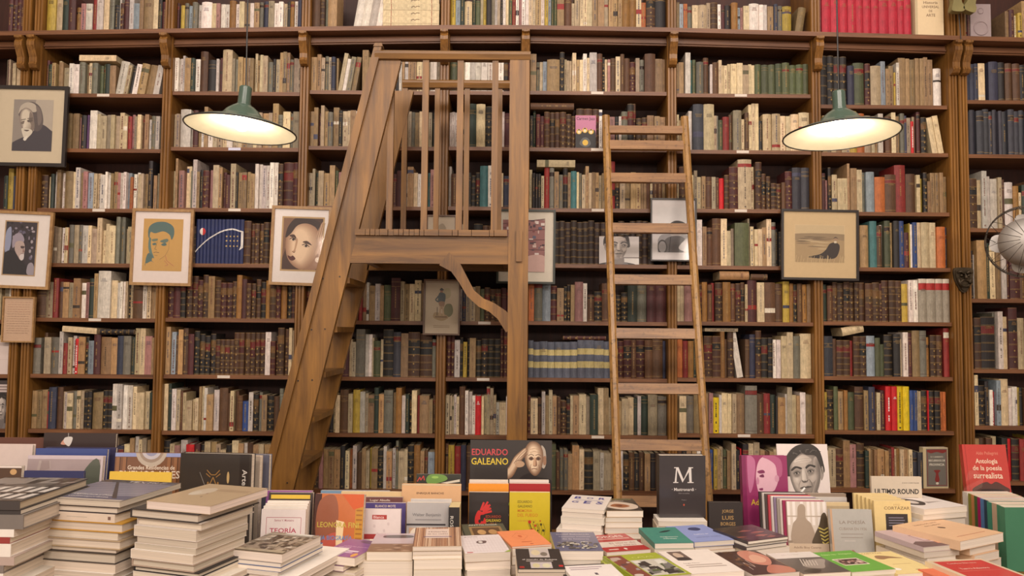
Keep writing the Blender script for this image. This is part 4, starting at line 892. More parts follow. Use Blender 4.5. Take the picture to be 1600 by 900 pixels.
def art6(A):
    A.rect(0, 0, 1, 1, (150, 100, 96))
    for k in range(6): A.line(.0, .12+.16*k, 1, .02+.2*k, .02, (96, 52, 52))
    for k in range(120): u, v = random.random(), random.random(); A.rect(u, v, u+random.uniform(.02, .1), v+random.uniform(.02, .06), random.choice(((206, 180, 170), (130, 70, 70), (70, 50, 60), (220, 204, 196), (176, 120, 104), (90, 90, 110))))
    A.blob([(.5, .1), (.6, .3), (1, .3), (1, 0), (.6, 0)], (196, 160, 150)); A.rect(.3, .78, .55, .95, (214, 196, 180))
picture(776, 326.5, 868, 443.5, DF, 3.2, M_FGREEN, (210, 200, 182), (.1, .16, .82, .86), art6, 'dark framed colour picture of crowded red shelves, half behind the ladder post', .3)
def card(px0, py0, px1, py1, d, art, label, bg=(200, 190, 180), name='photo_card', lean=0, cat='photograph', zs=None):
    c = P((px0+px1)/2, py1, d); W = (px1-px0)*d/F; H = (py1-py0)*d/F
    m = MB(); m.box(-W/2, W/2, 0, .002, 0, H, bg); A = Art(m, (-W/2, 0, 0), (W, 0, 0), (0, 0, H)); art(A)
    o = m.build(name, M_GLOSSY, None, (c.x, d-D, zs if zs is not None else c.z)); o.rotation_euler = (-lean, 0, 0); return tag(o, label, cat)
def art7(A):
    A.rect(0, 0, 1, 1, (196, 188, 184)); A.rect(.45, .22, 1, .26, (120, 110, 106)); A.rect(.5, 0, 1, .22, (206, 200, 194))
    portrait(A, .44, .62, .58, .92, (196, 182, 172), (56, 48, 46), (52, 44, 42), (60, 54, 54), turn=.9, hairstyle='short')
card(936, 370, 998.5, 414, D-.0036, art7, 'unframed black and white photograph of a young man behind the narrow ladder rail', zs=SHELF['4', 4]+.0005)
def art8(A):
    A.rect(0, 0, 1, 1, (204, 200, 198)); A.blob([(0, .0), (.05, .35), (.3, .4), (.6, .42), (1, .36), (1, 0)], (150, 146, 146))
    A.blob([(.25, .5), (.3, .62), (.46, .7), (.66, .68), (.8, .58), (.72, .52), (.66, .6), (.45, .6)], (60, 56, 56)); A.blob([(.32, .4), (.34, .56), (.5, .62), (.66, .56), (.64, .4), (.5, .34)], (176, 168, 164))
    A.blob([(.1, .1), (.25, .32), (.6, .36), (.8, .2), (.7, .0), (.2, .0)], (100, 96, 96)); A.ell(.12, .12, .13, .16, (70, 66, 66)); A.ell(.12, .12, .1, .125, (150, 146, 146)); A.line(.3, .0, .34, .34, .02, (60, 56, 56)); A.blob([(.55, .1), (.75, .3), (.95, .4), (1, .2), (.8, .02)], (206, 200, 198))
picture(1016.5, 309, 1089, 408.5, DF, 2.2, M_FBLACK, (206, 200, 198), (.16, .14, .98, .86), art8, 'thin black framed photograph of a man resting by a wheel, behind the narrow ladder', .2)
def art9(A):
    A.rect(0, 0, 1, 1, (160, 136, 100)); A.rect(0, .72, 1, 1, (190, 168, 130)); A.blob([(0, .6), (.2, .55), (.5, .6), (.8, .62), (1, .6), (1, .76), (0, .76)], (140, 120, 92))
    for k in range(16): v = random.uniform(.3, .68); u = random.uniform(0, .7); A.blob([(u, v), (u+.12, v+.02), (u+.3, v), (u+.12, v-.015)], random.choice(((112, 94, 72), (180, 158, 122), (130, 110, 84))))
    A.blob([(.26, .14), (.5, .22), (.62, .34), (.7, .5), (.82, .54), (.9, .46), (.88, .26), (.8, .12), (.6, .1)], (52, 42, 38)); A.ell(.82, .62, .045, .05, (150, 124, 98), 12); A.blob([(.77, .64), (.82, .69), (.87, .64), (.82, .66)], (70, 56, 48)); A.rect(.79, .52, .84, .58, (200, 186, 160))
    for k in range(30): u = random.random(); A.line(u, 0, u+.02, random.uniform(.08, .2), .006, (196, 172, 130))
picture(1221, 326.5, 1342.5, 438, DF, 3.6, M_FBLACK, (196, 170, 128), (.18, .25, .82, .78), art9, 'dark framed sepia landscape with a cloaked figure seated in grass', .6, inner_line=(.004, (214, 190, 146)))
def art10(A):
    A.rect(0, 0, 1, 1, (196, 164, 136))
    for k in range(14):
        u = .1
        while u < .86: l = random.uniform(.04, .12); A.rect(u, .9-.055*k, min(.9, u+l), .905-.055*k, (150, 96, 84) if k < 5 else (134, 104, 88)); u += l+.025
picture(2.5, 463.5, 52.5, 535, DF, 2.2, M_FOAK, (196, 164, 136), (.05, .03, .95, .97), art10, 'thin oak framed sheet of faded writing hung on the left double post', .4)
card(-14, 531, 18, 585, D-.0036, lambda A: (A.rect(0, 0, 1, 1, (212, 196, 190)), A.lines(.2, .9, .82, .9, 2, (150, 130, 124)), A.line(0, .42, 1, .42, .008, (170, 150, 140))), 'pale pink card standing at the left edge above a photograph', cat='card', zs=SHELF['A', 6]+.0005)
def art11(A):
    A.rect(0, 0, 1, 1, (60, 50, 50)); A.rect(0, .76, 1, .92, (196, 180, 176)); A.lines(.3, .9, .78, .9, 2, (120, 104, 100)); portrait(A, .56, .42, .42, .5, (190, 178, 170), (40, 34, 34), (34, 28, 28), (70, 60, 60), turn=-.6)
card(-18, 596, 16.5, 670, D-.0036, art11, 'small dark postcard of a seated person at the left edge', cat='postcard', zs=SHELF['A', 7]+.0005)

# ------------------------------------------------------------------ wide platform ladder
DN, DFR = 3.70, 4.14
yn, yf = DN-D, DFR-D
la = empty('platform_ladder', (P(700, 600, DN).x, (yn+yf)/2, 0)); tag(la, 'broad brown wooden platform step ladder with balusters before the bookcase', 'ladder')
def lp(mb, name, mat, smooth=False):
    o = mb.build(name, mat, la, smooth=smooth); o.location = -Vector(la.location); return o
def xz(px, py, d): q = P(px, py, d); return (q.x, q.z)
def ext(p, q, z): t = (z-p[1])/(q[1]-p[1]); return (p[0]+(q[0]-p[0])*t, z)
def stringer(d, tl, bl, tr, br, th, ztop=None):
    L0 = xz(*tl, d); L1 = xz(*bl, d); R0 = xz(*tr, d); R1 = xz(*br, d)
    return [ext(L0, L1, .0), ext(R0, R1, .0), R0, L0]
Ln = stringer(DN, (585, 72), (425, 690), (626, 94), (480, 675), .035)
m = MB(); m.prism([Ln[0], Ln[1], Ln[2], (Ln[2][0]-.0, Ln[3][1]-.066), (Ln[3][0], Ln[3][1])], yn+.010, yn+.042); lp(m, 'stringer', M_LAD)
e = .036
m = MB(); m.prism([Ln[0], (Ln[0][0]+e, 0), (Ln[3][0]+e, Ln[3][1]), Ln[3]], yn-.008, yn+.010); lp(m, 'edge_strip', M_LAD)
m = MB(); m.prism([(Ln[3][0]-.004, Ln[3][1]-.004), (Ln[3][0]+.04, Ln[3][1]-.004), (Ln[3][0]+.036, Ln[3][1]+.012), (Ln[3][0]+.004, Ln[3][1]+.012)], yn-.012, yn+.044); lp(m, 'stringer_cap', M_LAD)
Rf0 = xz(646, 142, DFR); Rf1 = xz(511, 675, DFR); wf = .152
Lf = [ext((Rf0[0]-wf, Rf0[1]), (Rf1[0]-wf, Rf1[1]), 0), ext(Rf0, Rf1, 0), Rf0, (Rf0[0]-wf, Rf0[1])]
m = MB(); m.prism(Lf, yf, yf+.032); lp(m, 'stringer', M_LAD)
def strx(z):                                       # left and right edge of the stringers at height z
    l = ext(Ln[3], Ln[0], z)[0]; r = ext(Rf0, Rf1, z)[0]; return l+.035, r-.004
for z in (1.845, 1.615, 1.405, 1.195, .985, .775, .565, .355, .145):
    l, r = strx(z)
    m = MB(); m.box(l, r+.006, yn+.042, yf, z-.026, z); lp(m, 'tread', M_LADH)
ZP = P(700, 359, DN).z
xl = P(555, 365, DN).x; xr = P(794, 365, DN).x; th = .030
widths = [.058, .022, .026, .022, .024, .02]
edges = [555, 572, 579, 587, 594, 607, 616, 624, 631, 640, 648, 656, 663, 686, 707, 716, 737, 765, 772, 793]
for a, b_ in zip(edges, edges[1:]):
    x0 = P(a, 365, DN).x+.0012; x1 = P(b_, 365, DN).x-.0012; j = random.uniform(-.004, .006)
    m = MB(); m.box(x0, x1, yn-.022+j, yf+.05, ZP-th, ZP-.001-abs(j)*.3); lp(m, 'platform_board', M_LADH)
zb0 = P(700, 412, DN).z; zb1 = P(700, 372, DN).z
bl_ = P(546, 412, DN).x; br_ = P(796, 400, DN).x
for y0, nm in ((yn+.0, 'platform_beam'), (yf+.0, 'platform_beam')):
    m = MB(); m.prism([(bl_, zb0), (br_, zb0), (br_, ZP-th), (bl_+.03, ZP-th)], y0+(.004 if y0 == yn else 0), y0+.034); lp(m, nm, M_LADH)
for x in (bl_+.05, br_-.03):
    m = MB(); m.box(x, x+.03, yn+.042, yf, zb0+.01, ZP-th); lp(m, 'platform_joist', M_LADH)
ux0, ux1 = P(795, 300, DN).x, P(826, 300, DN).x; zt = P(810, 94, DN).z
for y0 in (yn-.004, yf-.006):
    m = MB(); m.box(ux0, ux1, y0, y0+.044, 0, zt); lp(m, 'upright', M_LAD)
    m = MB(); m.box(ux1-.026, ux1+.001, y0-.005, y0, 0 if False else zb0-.05, zt-.01) if False else m.box(ux1-.018, ux1-.001, y0-.004, y0, .02, zt-.002); lp(m, 'upright_bead', M_LAD)
pg = P(811, 385, DN); m = MB(); m.box(pg.x-.014, pg.x+.014, yn-.020, yn-.004, pg.z-.072, pg.z+.072); lp(m, 'peg', M_LAD)
zr1 = P(700, 79, DN).z; zr0 = P(700, 93, DN).z; rx0 = P(586, 86, DN).x; rx1 = P(829, 86, DN).x
for y0 in (yn-.014, yf-.014):
    x0 = rx0 if y0 < yf-.1 else rx0+.07
    m = MB(); hh = zr1-zr0; pr = [(y0, zr0+hh*.55), (y0, zr0+hh*.8), (y0+.014, zr1), (y0+.046, zr1), (y0+.060, zr0+hh*.8), (y0+.060, zr0+hh*.55), (y0+.052, zr0), (y0+.008, zr0)]
    m.prism_x(pr[::-1], x0, rx1); lp(m, 'top_rail', M_LADH)
m = MB(); m.box(ux0+.02, rx1-.02, yn+.04, yf, zr0+.006, zr1-.004); lp(m, 'end_rail', M_LADH)
m = MB(); m.box(ux0+.01, ux0+.05, yn+.04, yf-.006, zb0+.02, ZP-th); lp(m, 'end_rail', M_LADH)
m = MB(); m.box(ux0+.02, ux0+.05, yn+.04, yf-.006, .5, .57); lp(m, 'end_rail', M_LADH)
for px in (605, 661.5, 716.5, 771.5):
    x = P(px, 360, DN).x; z1 = zr0+.002
    m = MB(); m.box(x-.0145, x+.0145, yn+(.046 if px == 605 else .004), yn+(.07 if px == 605 else .03), ZP-.03 if False else ZP-.001, z1 if px != 605 else P(617, 120, DN).z); lp(m, 'baluster', M_LAD)
for px in (629.5, 680.5, 727.5, 779):
    x = P(px, 360, DFR).x
    m = MB(); m.box(x-.0135, x+.0135, yf+.002, yf+.026, ZP-.001, zr0+.002); lp(m, 'baluster', M_LAD)
def brace(d, y0):
    c = [(694, 404), (712, 418), (724, 438), (735, 458), (752, 473), (768, 480), (784, 492), (800, 512)]
    wd = [17, 12.5, 10, 9.5, 10, 10.5, 12, 16]; a = []; b_ = []
    for i, (x, y) in enumerate(c):
        x1, y1 = c[min(i+1, len(c)-1)]; x2, y2 = c[max(i-1, 0)]; dx, dy = x1-x2, y1-y2; l = math.hypot(dx, dy); nx, ny = dy/l, -dx/l
        a.append((x+nx*wd[i]*.75, y+ny*wd[i]*.75)); b_.append((x-nx*wd[i]*.75, y-ny*wd[i]*.75))
    m = MB(); pts = [xz(x, y, DN) for x, y in a+b_[::-1]]
    for i in range(len(c)-1):
        q = [xz(*a[i], DN), xz(*a[i+1], DN), xz(*b_[i+1], DN), xz(*b_[i], DN)]; m.prism(q, y0, y0+.032)
    lp(m, 'curved_brace', M_LAD)
brace(DN, yn+.002)
for px, py in ((486, 515), (507, 514), (504, 435), (530, 432), (465, 595), (487, 594), (448, 755)):
    q = P(px, py, DN); m = MB(); m.tube([(q.x, yn+.012, q.z), (q.x, yn+.007, q.z)], .0035, 8); lp(m, 'peg_head', M_BLACK)
# ------------------------------------------------------------------ narrow ladder leaning on the bookcase
def L3(a, b_, z): t = (z-a.z)/(b_.z-a.z); return a+(b_-a)*t
A0, A1 = P(947, 196, 4.30), P(962, 675, 3.93); B0, B1 = P(1070, 196, 4.30), P(1100, 675, 3.93)
lt = L3(A0, A1, P(947, 181, 4.31).z); lb = L3(A0, A1, .0); rt = L3(B0, B1, P(1070, 183, 4.31).z); rb = L3(B0, B1, .0)
lad = empty('leaning_ladder', ((lb+rb)/2)[:]); tag(lad, 'narrow worn wooden ladder leaning against the bookcase right of the wide ladder', 'ladder')
def lq(mb, name, mat): o = mb.build(name, mat, lad); o.location = -Vector(lad.location); return o
for a, b_ in ((lb, lt), (rb, rt)):
    m = MB(); m.beam(a+Vector((0, 0, .015)), b_, .041, .034, seg=8, up=Vector((0, 1, 0))); lq(m, 'rail', M_LADB)
for k, py in enumerate((203, 227, 278, 356.5, 437, 521, 607, 695, 783, 872)):
    lo, hi = 0.0, 3.0
    for _ in range(30):
        z = (lo+hi)/2
        if proj(L3(lb, lt, z))[1] > py: lo = z
        else: hi = z
    a = L3(lb, lt, z); b_ = L3(rb, rt, z); hh = .044 if k == 0 else .052; dr = (lt-lb).normalized(); nn = Vector((0, 1, 0))
    m = MB(); i = 0
    n1 = dr.cross(Vector((1, 0, 0))).normalized()
    vs = []
    a2 = a+Vector((.012, 0, 0)); b2 = b_-Vector((.012, 0, 0))
    for p in (a2, b2):
        for s_, t_ in ((-1, -1), (1, -1), (1, 1), (-1, 1)): vs.append(p+dr*(s_*hh/2)+n1*(t_*.011))
    m.v = [tuple(v) for v in vs]; m.f = [(3, 2, 1, 0), (4, 5, 6, 7), (0, 1, 5, 4), (1, 2, 6, 5), (2, 3, 7, 6), (3, 0, 4, 7)]; m.c = [(180, 140, 90)]*6; m.m = [0]*6
    lq(m, 'rung', M_LADBH)
# ------------------------------------------------------------------ pendant lamps
def pendant(px, py, R, d, rx, ry, label, ctop, pw=5):
    c = P(px, py, d)
    r = empty('pendant_lamp', c[:]); tag(r, label, 'lamp', None)
    MT = Matrix.Rotation(rx, 4, 'X') @ Matrix.Rotation(ry, 4, 'Y')
    outp = [(R, 0), (R*.97, .006), (R*.80, .020), (R*.60, .032), (R*.44, .044), (R*.36, .058), (R*.30, .075), (R*.20, .092), (R*.15, .098)]
    m = MB(); m.lathe(outp, 64); m.build('shade', M_ENAMEL_OUT, r, smooth=True, local=MT)
    m = MB(); m.lathe([(R*.985, .0005)]+[(a*.985, z-.0022) for a, z in outp[1:]]+[(0, .094)], 64); m.build('shade_lining', M_ENAMEL_IN, r, smooth=True, local=MT)
    m = MB(); m.tube([(R*math.cos(t), R*math.sin(t), 0) for t in [2*math.pi*j/72 for j in range(72)]], .0032, 6, closed=True); m.build('shade_rim', M_BLACK, r, smooth=True, local=MT)
    m = MB(); m.lathe([(R*.13, .092), (R*.13, .104), (R*.115, .106), (R*.115, .170), (R*.10, .174), (.006, .176)], 32); m.build('lamp_holder', M_ENAMEL_OUT, r, local=MT)
    m = MB(); m.lathe([(0, -.004)]+[(.034*math.sin(t), .030-.034*math.cos(t)) for t in [math.pi*j/10*.9 for j in range(1, 10)]]+[(.014, .075), (.014, .09)], 24); m.build('bulb', M_BULB, r, smooth=True, local=MT)
    top = MT @ Vector((0, 0, .172)); m = MB(); m.tube([top, top+Vector((0, 0, .05)), Vector((P(ctop, 0, d).x-c.x, 0, 4.78-c.z))], .0032, 8); m.build('cord', M_BLACK, r)
    m = MB(); m.lathe([(0, -.0), (.05, 0), (.05, .02), (0, .022)], 24); m.build('ceiling_rose', M_BLACK, r, (P(ctop, 0, d).x-c.x, 0, 4.775-c.z))
    l = bpy.data.lights.new('bulb_light', 'POINT'); l.energy = pw; l.color = (1, .84, .64); l.shadow_soft_size = .035
    lo = bpy.data.objects.new('bulb_light', l); COL.objects.link(lo); lo.parent = r; lo.location = MT @ Vector((0, 0, -.022))
pendant(376.5, 203, .211, 3.1, math.radians(-2), math.radians(4.2), 'green enamelled pendant lamp glowing before the left bays', 383, 2.8)
pendant(1314, 211.5, .211, 3.02, math.radians(-3), math.radians(-1.2), 'green enamelled pendant lamp glowing before the right bays', 1303, 2.8)
# ------------------------------------------------------------------ fan at the right edge
fx = P(1618, 374, 3.62)
fan = empty('pedestal_fan', (fx.x+.10, fx.y+.12, 0)); tag(fan, 'steel pedestal fan with wire cage cut by the right edge of the picture', 'fan')
def fp(mb, name, mat, sm=True, rot=None, loc=(0, 0, 0)):
    o = mb.build(name, mat, fan, smooth=sm); o.location = loc
    if rot: o.rotation_euler = rot
    return o
hz = fx.z; HR = .165
m = MB(); m.lathe([(0, 0), (.17, 0), (.17, .015), (.03, .04), (0, .04)], 32); fp(m, 'base', M_BLACK)
m = MB(); m.tube([(0, 0, .03), (0, 0, hz-.10), (-.07, .0, hz-.09)], .014, 10); fp(m, 'pole', M_STEEL)
rot = (math.radians(90), 0, math.radians(-28))
m = MB(); m.lathe([(0, -.10), (.05, -.098), (.085, -.08), (.105, -.045), (.112, 0), (.108, .05), (.09, .09), (.05, .11), (0, .115)], 36); fp(m, 'motor_housing', M_STEEL, True, rot, (-.07, .0, hz))
m = MB()
for rr, zz in ((HR, 0), (HR, .05), (HR*.98, .062), (HR*.985, -.012)): m.tube([(rr*math.cos(t), rr*math.sin(t), zz) for t in [2*math.pi*j/48 for j in range(48)]], .0018, 5, closed=True)
for k in range(16):
    t = 2*math.pi*k/16; m.tube([(.03*math.cos(t), .03*math.sin(t), .135), (.12*math.cos(t+.1), .12*math.sin(t+.1), .125), (HR*math.cos(t+.16), HR*math.sin(t+.16), .062), (HR*math.cos(t+.2), HR*math.sin(t+.2), -.012), (.11*math.cos(t+.3), .11*math.sin(t+.3), -.08)], .0014, 5)
fp(m, 'wire_cage', M_WIRE, True, rot, (-.07, 0, hz))
for k in range(4):
    m = MB(); t = 2*math.pi*k/4; c, s_ = math.cos(t), math.sin(t)
    pts = spline([(.03, -.02), (.08, -.05), (.13, -.04), (.14, .02), (.10, .04), (.03, .02)], 3)
    i = len(m.v); m.v = [(a*c-b_*s_, a*s_+b_*c, .0-.07+b_*.35) for a, b_ in pts]+[(a*c-b_*s_, a*s_+b_*c, .002-.07+b_*.35) for a, b_ in pts]
    n = len(pts); m.f = [tuple(range(n-1, -1, -1)), tuple(range(n, 2*n))]+[(j, (j+1) % n, n+(j+1) % n, n+j) for j in range(n)]; m.c = [(0, 0, 0)]*(n+2); m.m = [0]*(n+2)
    fp(m, 'blade', M_STEEL, False, rot, (-.07, 0, hz))
# ------------------------------------------------------------------ display tables
def table(x0, x1, y0, y1, label):
    r = empty('display_table', ((x0+x1)/2, (y0+y1)/2, 0)); W, Dp = x1-x0, y1-y0
    m = MB(); m.box(-W/2, W/2, -Dp/2, Dp/2, TABLE-.035, TABLE); m.build('table_top', M_LADH, r)
    m = MB(); m.box(-W/2+.05, W/2-.05, -Dp/2+.05, Dp/2-.05, TABLE-.13, TABLE-.035); m.build('apron', M_SHELF, r)
    for a in (-1, 1):
        for b_ in (-1, 1):
            m = MB(); m.box(a*(W/2-.09)-.035, a*(W/2-.09)+.035, b_*(Dp/2-.09)-.035, b_*(Dp/2-.09)+.035, 0, TABLE-.13); m.build('leg', M_POST, r)
    tag(r, label, 'table')
YB = 3.50-D; YF = 1.75-D
table(-2.75, -.555, YF, YB, 'wooden display table under the tall piles of art books')
table(-.545, .995, YF, YB, 'wooden display table under the middle piles and posters')
table(1.005, 2.9, YF, YB, 'wooden display table under the slanting rows of books')
EDGE = ['bottom']
def flat_book(name, W, Dp, T, col, art, label, loc, rz, hard=False, mat=None, page=(228, 216, 202), group=None, spine=None, sp_side='l'):
    t = .0028 if hard else .001; ins = .004 if hard else .0008; m = MB()
    m.box(-W/2, W/2, -Dp/2, Dp/2, 0, t, col); m.box(-W/2, W/2, -Dp/2, Dp/2, T-t, T, col)
    if sp_side == 'l': m.box(-W/2, -W/2+t, -Dp/2, Dp/2, t, T-t, spine or col)
    elif sp_side == 'f': m.box(-W/2, W/2, -Dp/2, -Dp/2+t, t, T-t, spine or col)
    else: m.box(W/2-t, W/2, -Dp/2, Dp/2, t, T-t, spine or col)
    if art: art(Art(m, (-W/2, -Dp/2, T), (W, 0, 0), (0, Dp, 0)))
    if spine and sp_side == 'f':
        A = Art(m, (-W/2, -Dp/2, 0), (W, 0, 0), (0, 0, T)); A.rect(.04, .3, .10, .7, (120, 104, 90)); A.rect(.9, .3, .94, .7, (120, 90, 80)); A.rect(.3, .45, .6, .55, (190, 176, 160))
    o = m.build(name, mat or M_PRINT, None, loc); o.rotation_euler = (0, 0, rz)
    p = MB(); p.box(-W/2+(t if sp_side == 'l' else ins), W/2-(t if sp_side == 'r' else ins), -Dp/2+(t if sp_side == 'f' else ins), Dp/2-ins, t, T-t, page); p.build('page_block', M_PAGE, o)
    return tag(o, label, 'book', group)
ORDW = ['topmost', '2nd from the top', '3rd from the top', '4th from the top', '5th from the top', '6th from the top', '7th from the top', '8th from the top', '9th from the top', '10th from the top', '11th from the top', '12th from the top', '13th from the top', '14th from the top']+['%dth from the top' % k for k in range(15, 21)]+['21st from the top', '22nd from the top', '23rd from the top']+['%dth from the top' % k for k in range(24, 31)]
COLN = [((236, 228, 220), 'white'), ((214, 196, 160), 'cream'), ((120, 110, 104), 'grey'), ((40, 36, 36), 'black'), ((190, 144, 60), 'gold'), ((150, 50, 44), 'red'), ((90, 60, 40), 'brown'), ((60, 80, 140), 'blue'), ((110, 60, 130), 'purple'), ((120, 150, 60), 'green'), ((214, 170, 136), 'peach'), ((60, 120, 110), 'teal')]
def cname(c): return min(COLN, key=lambda q: sum((q[0][i]-c[i])**2 for i in range(3)))[1]
PILES = []
def pile(FL, FR, BR, BL, d, layers, art, label, pilename, mat=None, z0=None, name='stacked_book', hard0=False, sp='l'):
    z0 = TABLE if z0 is None else z0
    zt = P((FL[0]+FR[0])/2, (FL[1]+FR[1])/2, d).z
    c = [PZ(*q, zt) for q in (FL, FR, BR, BL)]
    fx = c[1]-c[0]; W = fx.length; rz = math.atan2(fx.y, fx.x); nx = Vector((-math.sin(rz), math.cos(rz), 0)); ux = Vector((math.cos(rz), math.sin(rz), 0))
    Dp = ((c[2]-c[1]).dot(nx)+(c[3]-c[0]).dot(nx))/2; Dp = max(.12, min(Dp, W*1.55 if W < .2 else .33)); cen = (c[0]+c[1])/2+nx*Dp/2
    PILES.append((pilename, cen.x-W/2, cen.x+W/2, cen.y-Dp/2, cen.y+Dp/2, zt))
    z = zt; k = 0; front = (FL[1]+FR[1])/2
    lay = list(layers); auto = [q for q in layers]
    while z > z0+.0035:
        if k < len(lay): L_ = lay[k]
        else: L_ = (random.choice((9, 11, 13, 15)), random.choice(((222, 214, 200), (200, 184, 160), (96, 84, 80), (226, 220, 212))), random.random() < .3)
        T = L_[0]*d/F; T = min(T, z-z0)
        if z-T-z0 < .008: T = z-z0
        hard = L_[2] if len(L_) > 2 else False
        w_, cx, rr, dd = W, 0, 0, Dp
        if len(L_) > 4 and L_[3] is not None:
            yy = cen-nx*Dp/2
            a = P(L_[3], 800, yy.y+D).x; b_ = P(L_[4], 800, yy.y+D).x; w_ = b_-a; cx = (a+b_)/2-(cen.x+nx.x*0); dd = min(.34, Dp*w_/W if w_ > W else max(Dp*.85, w_*1.1)); cx -= 0
            pos = Vector(((a+b_)/2+nx.x*dd/2, yy.y+dd/2, 0))
        else:
            j = 0 if k == 0 else 1
            pos = cen+ux*random.uniform(-.006, .006)*j+nx*random.uniform(-.001, .006)*j; rr = random.uniform(-.03, .03)*j; w_ = W*random.uniform(.97, 1.01)
        col = L_[1]
        lab = label if k == 0 else f"{cname(col)} covered book, {ORDW[k]} of the pile {pilename}"
        o = flat_book(name, w_, dd, T-.0004, col, art if k == 0 else None, lab, (pos.x, pos.y, z-T+.0002), rz+rr, hard, (mat if k == 0 else None) or M_PRINT, page=L_[5] if len(L_) > 5 else jit((230, 218, 204) if d > 2.36 else (208, 194, 176), 9), group='books in the pile '+pilename, spine=L_[6] if len(L_) > 6 else None, sp_side='f' if len(L_) > 6 else sp)
        z -= T; k += 1
        if k > 24: break
W_ = (232, 224, 214); CR = (222, 208, 186); BKc = (44, 38, 38); GR = (128, 118, 112)
def streak(A, n, cols, hmax=.06, v0=0, v1=1, seed=1):
    rn = random.Random(seed)
    for _ in range(n):
        u = rn.random(); v = rn.uniform(v0, v1); l = rn.uniform(.1, .5); A.blob([(u-l/2, v), (u, v+rn.uniform(.01, hmax)), (u+l/2, v), (u, v-rn.uniform(.005, hmax))], rn.choice(cols))
def patches(A, n, cols, s=.1, box=(0, 0, 1, 1), seed=2):
    rn = random.Random(seed); u0, v0, u1, v1 = box
    for _ in range(n):
        u = rn.uniform(u0, u1); v = rn.uniform(v0, v1); a = rn.uniform(.3, 1)*s; b_ = rn.uniform(.3, 1)*s
        A.poly([q for q in clipto([(u-a, v-b_), (u+a, v-b_*.6), (u+a*.8, v+b_), (u-a*.7, v+b_*.8)], box)], rn.choice(cols))
def clipto(p, b): return [(min(max(u, b[0]), b[2]), min(max(v, b[1]), b[3])) for u, v in p]
# -- tall piles on the left
def a_s1(A):
    A.rect(0, 0, 1, 1, (96, 92, 90)); patches(A, 26, ((70, 66, 66), (140, 134, 130), (54, 50, 50)), .16, (0, .5, 1, 1), 3)
    for k in range(7): A.poly([(.05+.14*k, .08), (.13+.14*k, .08), (.17+.14*k, .56), (.09+.14*k, .56)], (214, 208, 202)); 
    A.rect(0, .28, 1, .34, (60, 56, 56)); A.rect(.1, .02, .5, .1, (66, 62, 60)); A.rect(0, .0, 1, .02, (40, 36, 36))
pile((-118, 781), (30, 783), (97, 745), (-22, 742), 2.15, [(14, (70, 64, 62), True, None, None, (196, 178, 152)), (7, (62, 56, 54), False), (22, (120, 112, 106), True, -110, 38), (12, W_, False, -100, 24), (10, (150, 60, 56), False, -100, 18), (20, W_, True, -130, 20), (13, (180, 160, 150), False, -110, 26), (12, GR, True, -100, 10), (16, W_, False, -120, 10)], a_s1, 'grey photographic album lying on top of the far left pile', 'at the far left edge', M_GLOSSY, hard0=True, sp='f')
def a_s2(A):
    A.rect(0, 0, 1, 1, (132, 130, 146)); A.rect(0, .86, 1, 1, (66, 62, 66)); A.text('TEXTILE', .6, .92, .5, .08, (206, 202, 204))
    for k in range(15): A.poly([(0, .22+.045*k), (1, .34+.042*k), (1, .355+.042*k), (0, .23+.045*k)], (164, 162, 176) if k % 2 else (104, 102, 122))
    A.poly([(0, .0), (1, .0), (1, .26), (.5, .2), (0, .24)], (92, 92, 116)); A.text('Arquitectura y Diseño', .48, .24, .56, .07, (232, 228, 226)); A.text('contemporánea', .48, .15, .5, .05, (226, 222, 222)); A.poly([(.22, .88), (.26, .88), (.86, .12), (.8, .12)], (70, 60, 60))
    A.rect(0, 0, 1, .06, (190, 178, 164))
pile((61, 777), (187, 784), (232, 750), (112, 748), 2.30, [(9, (186, 172, 158), False), (11, (56, 48, 50), True, 58, 190), (13, (226, 210, 196), False, 64, 186, (222, 208, 190), (214, 196, 178)), (15, (186, 138, 50), True, 40, 200), (11, (214, 204, 196), False, 64, 192), (14, (176, 154, 124), True, 30, 198), (6, (70, 56, 46), False, 60, 190), (16, (74, 66, 60), True, 45, 190), (14, W_, False, 58, 190), (9, W_, False, 44, 188), (12, W_, False, 42, 190)], a_s2, 'grey blue architecture magazine on top of the second pile from the left', 'topped by the grey blue magazine', M_GLOSSY)
def a_s3(A):
    A.rect(0, 0, 1, 1, (184, 162, 132)); A.ell(.3, .6, .14, .2, (200, 186, 166)); A.ell(.26, .5, .06, .1, (206, 196, 180)); A.lines(.42, .95, .66, .78, 2, (140, 112, 92), .02, .25); A.ell(.5, .36, .01, .02, (60, 40, 36)); A.ell(.44, .52, .012, .02, (130, 70, 60))
pile((228, 782), (330, 791), (364, 757), (272, 753), 2.25, [(13, (188, 166, 136), False, None, None, (226, 208, 196)), (14, (58, 52, 50), True, 190, 319), (11, (196, 184, 172), True, 202, 324), (17, (226, 218, 212), False, 198, 316), (10, (190, 172, 156), False, 204, 318), (10, W_, False, 200, 316), (14, W_, False, 194, 312), (12, (170, 150, 134), True, 196, 314), (8, (44, 40, 40), True, 199, 322), (10, W_, False, 198, 322)], a_s3, 'beige exhibition catalogue on top of the third pile from the left', 'topped by the beige catalogue', M_GLOSSY)
def a_s4(A):
    A.rect(0, 0, 1, 1, (168, 152, 136)); patches(A, 90, ((120, 104, 90), (206, 194, 180), (96, 80, 70), (188, 172, 152), (146, 130, 112)), .07, (0, .1, 1, .85), 5); A.rect(.35, .88, .9, .96, (226, 222, 214)); A.rect(0, .84, 1, .86, (206, 200, 190)); A.rect(0, 0, 1, .1, (178, 164, 140))
